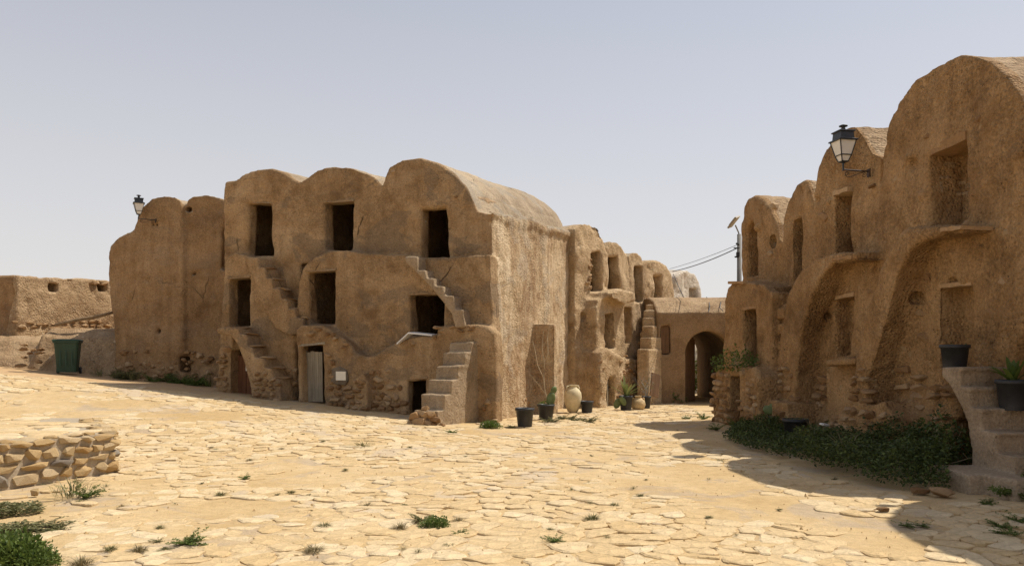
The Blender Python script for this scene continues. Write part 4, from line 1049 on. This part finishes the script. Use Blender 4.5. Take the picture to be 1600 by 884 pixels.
# ------------------------------------------------------------------ wheeled bin
def build_bin():
    p = on_ground(106, 584); root = empty('wheeled_bin', p, math.radians(20)); tag(root, 'green plastic wheeled bin in the yard at left', 'bin')
    def loop(hx, hy, z, n=3, r=.06):
        pts = []
        for sx, sy, a0 in ((1, 1, 0), (-1, 1, 90), (-1, -1, 180), (1, -1, 270)):
            for k in range(n):
                a = math.radians(a0+90*k/(n-1)); pts.append((sx*(hx-r)+r*math.cos(a), sy*(hy-r)+r*math.sin(a), z))
        return pts
    def loft(name, sec, mat, par):
        V = [q for s in sec for q in s]; n = len(sec[0]); F = [tuple(range(n))[::-1], tuple((len(sec)-1)*n+k for k in range(n))]
        for i in range(len(sec)-1):
            for k in range(n): F.append((i*n+k, i*n+(k+1) % n, (i+1)*n+(k+1) % n, (i+1)*n+k))
        return mesh_py(name, V, F, mat, par)
    loft('body', [loop(.27, .24, .06), loop(.30, .28, .5), loop(.335, .33, .95), loop(.37, .365, .955), loop(.37, .365, 1.0)], M['bin'], root)
    loft('lid', [loop(.385, .375, 1.003), loop(.39, .38, 1.03), loop(.36, .35, 1.06), loop(.2, .2, 1.075)], M['bin'], root)
    for s in (-1, 1):
        w = MB(); V = MB().lathe([(.05, -.03), (.1, -.03), (.11, -.015), (.11, .015), (.1, .03), (.05, .03)], 16); w.add([(z+s*.31, .24+x, .11+y) for x, y, z in V.V], V.F)
        wh = w.build('wheel', M['bin_dark'], root, False)
        h = MB(); V = MB().lathe([(.05, -.035), (.05, .035)], 10); h.add([(z+s*.31, .24+x, .11+y) for x, y, z in V.V], V.F); h.build('hub', M['pole'], wh)
    MB().tube([(-.3, .40, .99), (.3, .40, .99)], .02, 8).build('handle', M['bin'], root)
    for k in (-.16, 0, .16): MB().box((k, -.315, .55), (.03, .02, .6), Matrix.Rotation(math.radians(-5), 3, 'X')).build('rib', M['bin'], root)
build_bin()

# ------------------------------------------------------------------ pots, jars and what grows in them
PR = random.Random(51)
def pot(loc, w, h, label, cat='pot', mat='pot'):
    root = empty('plant_pot', loc, PR.uniform(0, 6)); tag(root, label, cat, 'black plastic plant pots'); r = w/2
    MB().lathe([(r*.74, 0), (r*.93, h*.86), (r*1.0, h*.86), (r*1.03, h*.9), (r*1.02, h), (r*.95, h), (r*.92, h*.88)], 20, cap=False).add([(0, 0, .004)], []).build('body', M[mat], root, True)
    MB().lathe([(0.01, h*.9), (r*.6, h*.885), (r*.935, h*.87)], 16, cap=False).build('soil', M['soil'], root)
    return root
def strap_leaf(mb, p, ang, L, W, rise, droop, n=5):
    d = Vector((math.cos(ang), math.sin(ang), 0)); sd = Vector((-d.y, d.x, 0)); V = []; F = []
    for i in range(n+1):
        t = i/n; q = Vector(p)+d*L*t*math.cos(rise)+Vector((0, 0, L*(t*math.sin(rise)-droop*t*t))); w = W*(1-t)**.6*(0.75+.5*t)
        V += [q-sd*w+Vector((0, 0, w*.35)), q-Vector((0, 0, 0)), q+sd*w+Vector((0, 0, w*.35))]
    for i in range(n):
        for k in (0, 1): F.append((i*3+k, i*3+k+1, i*3+4+k, i*3+3+k))
    mb.add(V, F)
def agave(root, z, n, L, W, name='foliage', mat='agave'):
    mb = MB()
    for k in range(n): strap_leaf(mb, (0, 0, z), 2.4*k+PR.uniform(-.2, .2), L*PR.uniform(.7, 1.1), W, math.radians(PR.uniform(35, 85)), PR.uniform(.05, .3))
    return mb.build(name, M[mat], root)
def bushlet(root, z, n, spread, hgt, mat, leaf=.05, name='foliage', loc=(0, 0)):
    mb = MB()
    for k in range(n):
        a = PR.uniform(0, 6.28); r = spread*math.sqrt(PR.random()); q = Vector((loc[0]+r*math.cos(a), loc[1]+r*math.sin(a), z+hgt*PR.random()*(1-.6*r/spread)))
        mb.quad_leaf(q, Vector((PR.gauss(0, 1), PR.gauss(0, 1), PR.gauss(.4, .7))), Vector((PR.gauss(0, .6), PR.gauss(0, .6), 1)), leaf*PR.uniform(.7, 1.4), leaf*PR.uniform(.22, .4))
    return mb.build(name, M[mat], root)
def pad(root, c, rx, rz, ang, rz2, name='cactus_pad'):
    V = []; F = []; n = 10
    Mx = Matrix.Translation(c) @ Matrix.Rotation(ang, 4, 'Z') @ Matrix.Rotation(rz2, 4, 'Y')
    mb = MB(); s = MB().lathe([(.02, -1), (.55, -.82), (.88, -.4), (1, .1), (.85, .6), (.5, .9), (.05, 1.0)], n)
    mb.add([Mx @ Vector((x*rx, y*rx*.22, z*rz)) for x, y, z in s.V], s.F); return mb.build(name, M['cactus'], root, True)
def twigs(root, z, n, hgt, spread, r=.008, name='dry_branches', mat='twig', seed=0):
    mb = MB(); R = random.Random(seed)
    for k in range(n):
        p = Vector((0, 0, z)); d = Vector((R.gauss(0, spread), R.gauss(0, spread), 1)).normalized(); pts = [p.copy()]
        for i in range(6):
            d = (d+Vector((R.gauss(0, .25), R.gauss(0, .25), R.gauss(0, .1)))).normalized(); p = p+d*hgt/6*R.uniform(.7, 1.2); pts.append(p.copy())
            if R.random() < .6: mb.tube([p, p+Vector((R.gauss(0, 1), R.gauss(0, 1), R.uniform(.2, 1))).normalized()*hgt*.15], r*.5, 4)
        mb.tube(pts, [r*(1-.1*i) for i in range(7)], 5)
    return mb.build(name, M[mat], root)

q = on_ground(820, 667); pot(q, .45, .46, 'black pot with bare stick, nearest of those along the sunlit wall')
twigs(bpy.data.objects[-1] if False else [o for o in COL.objects if o.get('label', '').startswith('black pot with bare stick')][0], .38, 1, .25, .3, seed=4)
q = on_ground(853, 656); pt = pot(q, .46, .42, 'black pot with weeds, a cactus pad and tall dry branches')
bushlet(pt, .36, 90, .2, .22, 'leaf', .07); pt.rotation_euler.z = 0; pad(pt, Vector((.13, -.05, .55)), .12, .19, .2, .15); pad(pt, Vector((.2, -.02, .78)), .09, .12, .4, .6)
V = [(0.05, 0, .4), (-.02, .02, .75), (-.06, .03, 1.1), (-.04, .05, 1.5), (-.1, .06, 1.9), (-.06, .08, 2.35)]
MB().tube(V, [.022, .02, .018, .016, .013, .008], 6).tube([(-.04, .05, 1.5), (.06, .04, 1.75), (.04, .06, 2.2), (.1, .05, 2.5)], [.014, .012, .01, .006], 5).tube([(-.06, .03, 1.1), (-.22, .03, 1.45), (-.3, .05, 1.9), (-.36, .06, 2.1)], [.013, .011, .009, .006], 5).tube([(-.02, .02, .7), (-.2, -.03, .95), (-.42, -.05, 1.2)], [.014, .011, .007], 5).tube([(-.1, .06, 1.9), (.02, .05, 2.1)], .008, 4).build('dry_branches', M['twig'], pt)
q = on_ground(917, 645); pot(q, .40, .36, 'empty black pot tucked behind the pale amphora')
q = on_ground(978, 641); pt = pot(q, .44, .46, 'black pot with yellow green agave before the low doorway'); agave(pt, .4, 15, .75, .065)
pt.rotation_euler.z = 0; pad(pt, Vector((-.28, -.1, .22)), .12, .17, .3, .5); pad(pt, Vector((-.12, -.2, .3)), .1, .15, -.4, -.5)
q = on_ground(1010, 638); pt = pot(q, .30, .40, 'narrow black pot with a dry grey shrub by the gate corner'); twigs(pt, .35, 9, .95, .35, .007, seed=8, mat='pole'); bushlet(pt, .6, 60, .3, .5, 'leaf_olive', .05)

def amphora(loc):
    root = empty('amphora', loc, .5); tag(root, 'tall pale clay amphora with broken neck against the sunlit wall', 'amphora')
    MB().lathe([(.10, 0), (.155, .06), (.23, .26), (.265, .46), (.25, .60), (.19, .70), (.115, .755), (.10, .79), (.125, .82), (.13, .835), (.10, .835), (.085, .79)], 24, cap=False).build('body', M['clay'], root, True)
    for s in (-1, 1): MB().tube([(s*.11, 0, .79), (s*.19, 0, .80), (s*.225, 0, .72), (s*.20, 0, .65)], .025, 7).build('handle', M['clay'], root, True)
q = on_ground(895, 645); amphora(q)
def jar(loc):
    root = empty('clay_jar', loc, .2); tag(root, 'squat yellow clay jar with short neck near the gate', 'jar')
    MB().lathe([(.12, 0), (.2, .06), (.235, .17), (.21, .28), (.13, .35), (.09, .38), (.1, .42), (.12, .44), (.09, .44), (.07, .38)], 20, cap=False).build('body', M['clay_y'], root, True)
    for s in (-1, 1): MB().tube([(s*.12, 0, .36), (s*.19, 0, .37), (s*.205, 0, .28)], .022, 7).build('handle', M['clay_y'], root, True)
jar(on_ground(997, 640))
# pots on the shaded side
def in_row(px, py, w): u_, v_ = R_FR.uv(px, py, w); return R_FR.world(u_, w, v_)
def bed_at(px, py):
    p_ = on_ground(px, py); return p_
q = bed_at(1213, 676); pt = pot(q, .36, .38, 'smaller of two black pots in the shaded planted bed'); pad(pt, Vector((-.05, 0, .5)), .1, .17, 2.9, .3); pad(pt, Vector((.1, 0, .62)), .09, .15, 2.7, -.7); pad(pt, Vector((-.16, .02, .5)), .1, .13, 2.9, 1.1); pt.rotation_euler.z = 0
q = bed_at(1243, 690); pt = pot(q, .50, .46, 'larger of two black pots in the shaded planted bed'); bushlet(pt, .4, 50, .2, .12, 'leaf_olive', .06)
P_ = R_FR.poly([(1500, 574)], -0.55)[0]; q = R_FR.world(P_[0]-.12, -0.55, P_[1]-.03); pt = pot(q, .40, .36, 'black pot standing on top of the cement stair'); bushlet(pt, .3, 40, .15, .08, 'leaf_olive', .05)
u_, v_ = R_FR.uv(1534, 641, -.95); q = R_FR.world(u_-.02, -.50, v_+.0); pt = pot(q, .42, .40, 'black agave pot at the right picture edge beside the stair'); agave(pt, .34, 16, .5, .05, mat='leaf')
# ------------------------------------------------------------------ loose boards, birds, street light and cables
def loose():
    F = C_FR; u0, v0 = F.uv(621, 538, -.5); u1, v1 = F.uv(640, 523, -.42); u2, v2 = F.uv(676, 526, -.36)
    root = F.root('white_board'); tag(root, 'bent white board lying on the sill of the middle storey opening', 'board')
    V = []
    for (u, w, v) in ((u0, -.55, v0), (u1, -.50, v1+.03), (u2, -.40, v2+.02)):
        V += [(u, w, v), (u+.05, w+.28, v+.02), (u+.05, w+.28, v+.055), (u, w, v+.035)]
    Fc = []
    for i in range(2):
        for k in range(4): Fc.append((i*4+k, i*4+(k+1) % 4, i*4+4+(k+1) % 4, i*4+4+k))
    mesh_py('panel', V, Fc+[(3, 2, 1, 0), (8, 9, 10, 11)], M['white'], root)
    p = on_ground(1014, 637)
    o = MB().box((0, 0, .62), (.36, .04, .8)).build('wooden_board', M['wood_brown']); q_ = at(1021, 600, 26.9); o.location = (q_.x, q_.y, q_.z-.62); o.rotation_euler = (math.radians(-12), math.radians(16), .5); tag(o, 'dark wooden board leaning against the corner beside the gate', 'board')
    for i, (x, y, lab, rz) in enumerate(((899, 361, 'small dark bird on the left rim of the first eroded vault', .4), (930, 364, 'small dark bird near the top of the first eroded vault', 2.2))):
        F = B_FR; u, v = F.uv(x, y, .0); p = F.world(u, -.05, v)
        o = MB().lathe([(.005, -.13), (.03, -.07), (.05, 0), (.045, .05), (.028, .085), (.036, .115), (.028, .15), (.006, .185)], 8).build('bird', M['bird'], smooth=True)
        o.location = (p.x, p.y, p.z+.10); o.rotation_euler = (0, math.radians(55), rz); tag(o, lab, 'bird', 'birds on the vaults')
    # street light on its pole behind the farthest bay
    root = empty('street_light', (7.16, 25.2, 0)); tag(root, 'street light on a grey pole behind the farthest shaded vault', 'street light')
    z = at(1157, 366, 25.2).z; MB().tube([(0, 0, -.2), (0, 0, z)], [.10, .07], 10).build('pole', M['pole'], root, True)
    MB().tube([(0, 0, z-.1), (-.02, 0, z+.05), (-.14, -.05, z+.28)], .022, 6).build('arm', M['pole'], root)
    o = MB().box((0, 0, 0), (.2, .5, .05)).box((0, -.02, .035), (.14, .36, .03)).build('lamp_head', M['lamp_face'], root); o.location = (-.22, -.16, z+.36); o.rotation_euler = (math.radians(-35), math.radians(-20), math.radians(35))
    zc = at(1150, 388, 25.2).z
    MB().tube([(0, -.05, zc), (-.2, -.1, zc)], .02, 5).tube([(-.05, -.08, zc-.28), (-.17, -.1, zc-.28)], .025, 5).box((-.07, -.09, zc-.2), (.09, .09, .14)).tube([(-.12, -.1, zc+.14), (-.02, -.04, zc+.1)], .03, 6).build('cable_clamp', M['wire'], root)
    def cable(label, a, b, sag, r):
        pts = [a.lerp(b, t)-Vector((0, 0, sag*4*t*(1-t))) for t in np.linspace(0, 1, 14)]; o = MB().tube(pts, r, 5).build('power_cable', M['wire']); tag(o, label, 'cable', 'cables to the street light pole')
    a = at(1151, 388, 25.1); b1 = B_FR.world(*[B_FR.uv(1051, 424, .2)[0], .2, B_FR.uv(1051, 424, .2)[1]])
    cable('thick black cable from the street light pole to the last eroded vault', a, b1, .08, .016)
    cable('thin upper cable from the street light pole past the last eroded vault', at(1151, 383, 25.1), at(1046, 420, 34), .05, .008)
    g = [at(1052, 428, 32.4), at(1060, 447, 30.5), at(1068, 464, 29.4)]; o = MB().tube(g, .013, 5).build('power_cable', M['wire']); tag(o, 'short black cable dropping from the last eroded vault to the gate roof', 'cable', 'cables to the street light pole')
    for pts, lab in (([(1104, 464, 30.2), (1108, 472, 29.0), (1109, 481, 28.4), (1107, 487, 28.2)], 'looped cable hanging over the gate parapet, left one'), ([(1131, 466, 30), (1126, 472, 28.9), (1125, 481, 28.35), (1130, 486, 28.2)], 'looped cable hanging over the gate parapet, right one')):
        o = MB().tube([at(*p) for p in pts], .014, 5).build('power_cable', M['wire']); tag(o, lab, 'cable', 'cables to the street light pole')
loose()

# ------------------------------------------------------------------ plants
VR = random.Random(91)
def tuft_mesh(kind, seed):
    R = random.Random(seed); mb = MB()
    if kind == 'leafy':
        for s in range(16):
            a = R.uniform(0, 6.28); L = R.uniform(.35, 1.0); p = Vector((0, 0, 0)); d = Vector((math.cos(a), math.sin(a), R.uniform(.15, 1.1)))
            for i in range(11):
                p = p+d*L/11; d.z -= .04
                for k in range(5): mb.quad_leaf(p+Vector((R.uniform(-.05, .05), R.uniform(-.05, .05), R.uniform(-.02, .06))), Vector((R.gauss(0, 1), R.gauss(0, 1), R.gauss(.5, .5))), Vector((R.gauss(0, .5), R.gauss(0, .5), 1)), R.uniform(.07, .15), R.uniform(.018, .038))
    elif kind == 'dome':
        for s in range(1500):
            v = Vector((R.gauss(0, 1), R.gauss(0, 1), abs(R.gauss(0, 1)))).normalized()*(R.random()**.33)
            lump = 1+.25*math.sin(v.x*7+seed)*math.cos(v.y*6); p = Vector((v.x*lump, v.y*lump, v.z*.75*lump))
            mb.quad_leaf(p, v+Vector((R.gauss(0, .7), R.gauss(0, .7), R.gauss(.3, .5))), Vector((R.gauss(0, .6), R.gauss(0, .6), 1)), R.uniform(.10, .22), R.uniform(.03, .06))
    elif kind == 'dry':
        for s in range(170):
            a = R.uniform(0, 6.28); e = R.uniform(.25, 1.3); r = R.uniform(0, .4); d = Vector((math.cos(a)*math.cos(e), math.sin(a)*math.cos(e), math.sin(e)*.7))
            mb.quad_leaf((r*math.cos(a), r*math.sin(a), 0), d, Vector((0, 0, 1)), R.uniform(.2, .6), R.uniform(.012, .03), .5)
    else:
        for s in range(80):
            a = R.uniform(0, 6.28); e = R.uniform(.5, 1.45); r = R.uniform(0, .5); d = Vector((math.cos(a)*math.cos(e), math.sin(a)*math.cos(e), math.sin(e)))
            mb.quad_leaf((r*math.cos(a), r*math.sin(a), 0), d, Vector((0, 0, 1)), R.uniform(.3, 1.0), R.uniform(.008, .02), .6)
    me = bpy.data.meshes.new('weed'); me.from_pydata(mb.V, [], mb.F); return me
TM = {}
for kind, mats in (('dome', ('leaf', 'leaf_olive')), ('leafy', ('leaf', 'leaf_olive')), ('dry', ('leaf_dry', 'leaf_olive')), ('grass', ('leaf_olive', 'leaf_dry', 'leaf'))):
    for mt in mats:
        TM[kind, mt] = [tuft_mesh(kind, 10+k) for k in range(4)]
        for me in TM[kind, mt]: me.materials.append(M[mt])
def weed(px, py, size, kind, mt, label, group=None, z=None, flat=1.0, loc=None):
    p = loc if loc is not None else on_ground(px, py)
    o = bpy.data.objects.new('weed', VR.choice(TM[kind, mt])); link(o); o.location = p; o.scale = (size, size, size*flat); o.rotation_euler = (0, 0, VR.uniform(0, 6.28))
    tag(o, label, 'weed', group); return o
weed(32, 880, .25, 'dome', 'leaf', 'largest bushy green weed in the bottom left corner', flat=1.1); weed(3, 876, .27, 'dome', 'leaf', 'bushy green weed cut by the left picture edge at the bottom', flat=1.1); weed(60, 884, .17, 'dome', 'leaf', 'green weed at the right of the bottom left clump', flat=1.0)
weed(14, 800, .34, 'dome', 'leaf_olive', 'sprawling grey green weed at the left picture edge', flat=.35); weed(45, 826, .45, 'leafy', 'leaf_olive', 'low sprawling weed below the stone platform', flat=.3); weed(85, 828, .3, 'leafy', 'leaf_olive', 'trailing tip of the sprawling weed below the platform', flat=.3); weed(10, 832, .33, 'dome', 'leaf_olive', 'matted dry weed beside the left picture edge', flat=.3)
weed(112, 778, .42, 'grass', 'leaf_olive', 'pale wispy grass in front of the stone platform', flat=.8); weed(133, 778, .26, 'leafy', 'leaf', 'green weed within the wispy grass by the platform')
weed(172, 738, .2, 'dry', 'leaf_olive', 'tuft at the foot of the platform corner')
weed(290, 850, .26, 'leafy', 'leaf', 'spreading green weed in the left foreground paving', flat=.6)
weed(382, 748, .16, 'leafy', 'leaf', 'small green weed right of the platform in the paving', flat=.7)
weed(680, 822, .15, 'dome', 'leaf', 'large green weed in the paving at bottom centre', flat=.8); weed(660, 815, .2, 'leafy', 'leaf_olive', 'olive weed touching the large bottom centre weed', flat=.7)
weed(868, 846, .14, 'leafy', 'leaf', 'single green weed low right of centre', flat=.7); weed(720, 836, .14, 'leafy', 'leaf', 'green weed right of the large bottom centre weed', flat=.6)
weed(567, 698, .3, 'grass', 'leaf_olive', 'pale grass patch in front of the front stair', flat=.5); weed(766, 668, .26, 'dome', 'leaf', 'leafy green weed at the corner of the long block', flat=.8); weed(706, 676, .22, 'leafy', 'leaf', 'small weed at the foot of the front stair', flat=.5)
weed(800, 668, .16, 'leafy', 'leaf', 'tiny weed just left of the nearest pot', flat=.7)
for px, py, s in ((218, 862, .16), (172, 860, .12), (250, 826, .1), (345, 774, .14), (490, 862, .17), (507, 824, .14), (625, 826, .15), (390, 720, .12), (440, 702, .1), (128, 884, .2), (540, 735, .1), (455, 770, .1), (575, 790, .1), (715, 815, .12), (925, 812, .16), (640, 700, .1), (330, 700, .1), (960, 790, .1), (505, 690, .1), (1000, 775, .1)):
    weed(px, py, s, 'dry', VR.choice(('leaf_dry', 'leaf_olive')), 'small dry tuft growing in a joint of the sunlit paving', 'dry tufts in the paving')
for k in range(44):
    px, py = VR.uniform(60, 1330), VR.uniform(672, 870)
    p = on_ground(px, py)
    if inside(PLAT, p.x, p.y) or (px > 1000 and py > 690+(px-1000)*.42 and py < 690+(px-1000)*.2): continue
    weed(px, py, VR.uniform(.04, .10), VR.choice(('dry', 'leafy', 'grass')), 'leaf_olive', 'tiny weed growing in a joint of the sunlit paving', 'tiny weeds in the paving', flat=.7)
for px, py, s, lab in ((1565, 824, .2, 'green weed nearest the right edge on the shaded paving'), (1590, 815, .22, 'yellowish weed at the right picture edge on the shaded paving'), (1582, 836, .2, 'lowest dark weed at the right picture edge'), (1415, 822, .14, 'sparse weed pair on the shaded paving, left one'), (1440, 822, .12, 'sparse weed pair on the shaded paving, right one'), (1545, 788, .18, 'low weed below the cement stair slab')):
    weed(px, py, s, 'leafy', 'leaf', lab, flat=.6)
for px, py, s, lab in ((1585, 780, .5, 'tall dark weed at the right edge beside the cement slab'), (1100, 655, .28, 'weed at the outer corner of the farthest shaded bay'), (1120, 672, .25, 'weed before the rubble pier of the farthest bay'), (1150, 668, .35, 'bushy weed beside the dark cavity of the farthest bay'), (1075, 655, .2, 'small weed on the path to the gate'), (1052, 630, .5, 'dark bush left of the gate arch'), (1062, 630, .4, 'dark bush touching the gate arch')):
    weed(px, py, s, 'leafy', 'leaf' if px > 1070 else 'leaf', lab, flat=1.0)
for k in range(9):
    x = 855+k*9; weed(x, 655+VR.uniform(-3, 6), VR.uniform(.18, .34), VR.choice(('grass', 'leafy')), VR.choice(('leaf_olive', 'leaf')) if False else 'leaf_olive', 'olive weed in the grass strip below the amphora', 'weeds below the amphora', flat=.7)
for k in range(16):
    x = 165+k*10.5+VR.uniform(-4, 4); yy = 577+ (x-165)*.075+VR.uniform(-3, 1); u_, v_ = L_FR.uv(x, 580, -.35-VR.uniform(0, .6)); w_ = L_FR.world(u_, -.35-VR.uniform(0, .6), 0)
    w_.z = gz(w_.x, w_.y)-.02
    weed(0, 0, VR.uniform(.4, .65), 'leafy' if k % 3 else 'grass', 'leaf_olive' if k < 8 else 'leaf', 'bushy weed along the foot of the blank vaulted wall', 'weeds along the blank wall', flat=.8, loc=w_)

# the planted bed under the shaded row: leaves nobody could count
def build_bed():
    front = [on_ground(x, y) for x, y in ((1128, 688), (1165, 702), (1215, 716), (1265, 733), (1310, 746), (1370, 762), (1430, 768), (1485, 772))]
    back = [in_row(x, 690, w) for x, w in ((1478, -.35), (1420, -.3), (1360, -.7), (1300, -.55), (1250, -.1), (1200, -1.0), (1160, -1.1))]
    poly = [(p.x, p.y) for p in front]+[(p.x, p.y) for p in back]
    x0, x1 = min(p[0] for p in poly), max(p[0] for p in poly); y0, y1 = min(p[1] for p in poly), max(p[1] for p in poly); mb = MB(); n = 0
    N = 30000
    X = nrs.uniform(x0, x1, N*3); Y = nrs.uniform(y0, y1, N*3); H = vnoise(np.stack([X, Y, X*0], 1), 1.3, 4.)*.5+.5; H2 = vnoise(np.stack([X, Y, X*0+3], 1), 4.0, 8.)*.5+.5
    R = VR
    seg = [(front[i].x, front[i].y) for i in range(len(front))]
    for x, y, h, h2 in zip(X, Y, H, H2):
        if n >= N: break
        if not inside(poly, x, y): continue
        if h+.6*h2 < .52 and R.random() < .8: continue
        d = min(math.hypot(x-a, y-b) for a, b in seg); edge = min(1.0, (d+.05)/.9)
        top = (.05+.26*h*edge+.13*h2+.22*max(0, h2+h-1.15))*(1.0 if y > 13.2 else 1.5)
        z = top*(1-R.random()**2*.8)
        mb.quad_leaf((x, y, z), Vector((R.gauss(0, 1), R.gauss(0, 1), R.gauss(.2, .6))), Vector((R.gauss(0, .7), R.gauss(0, .7), 1)), R.uniform(.03, .07), R.uniform(.009, .02)); n += 1
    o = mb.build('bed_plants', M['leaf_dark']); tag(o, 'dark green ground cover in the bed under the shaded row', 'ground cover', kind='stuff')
build_bed()
def shrub(loc, n, spread, hgt, leaf, mt, label, stems=6):
    root = empty('shrub', loc); tag(root, label, 'shrub'); bushlet(root, 0.02, n, spread, hgt, mt, leaf); twigs(root, 0, stems, hgt*.8, .5, .008, 'stem', seed=int(n)); return root
q = in_row(1150, 572, -1.05); trail = shrub((q.x+.02, q.y, q.z-.14), 620, .62, .72, .075, 'leaf', 'leafy shrub spilling over the ledge of the farthest shaded bay')
q = in_row(1468, 700, -.75); q.z = 0; shrub(q, 1300, .5, 1.0, .07, 'leaf_dark', 'tall dark shrub beside the cement stair')
q = in_row(1350, 560, 0); shrub(Vector((8.6, 37.5, 0)), 3000, 1.7, 3.2, .2, 'leaf', 'green tree seen through the gate arch')
p = on_ground(1325, 728); p.z = .35
for k, (x, y) in enumerate(((1312, 722), (1262, 690))):
    p = on_ground(x, y+14); weed(0, 0, .5, 'grass', 'leaf_dry', ('pale dry stalks rising from the middle of the bed', 'pale dry stalks near the two pots in the bed')[k], loc=Vector((p.x+.3, p.y+.5, .15)), flat=.9)
# stones edging the bed
for x, y, s, lab in ((1437, 772, .2, 'loose block at the front edge of the planted bed'), (1470, 776, .28, 'flat stone in front of the cement slab'), (1380, 800, .12, 'small loose stone on the shaded paving')):
    p = on_ground(x, y); o = put_stone(None, (p.x, p.y, s*.18), (s*1.2, s*.8, s*.45), VR, 'stone', name='loose_stone'); tag(o, lab, 'stone')
p = on_ground(55, 775); o = put_stone(None, (p.x, p.y, .04), (.1, .09, .11), VR, 'stone_y', name='loose_stone'); tag(o, 'small loose stone on the sand before the platform', 'stone')
p = on_ground(1281, 702); o = MB().box((0, 0, 0), (.16, .1, .03)).build('litter_scrap', M['white']); o.location = (p.x+.2, p.y+.3, .42); o.rotation_euler = (.2, .1, .6); tag(o, 'small white scrap of litter lying in the planted bed', 'litter')
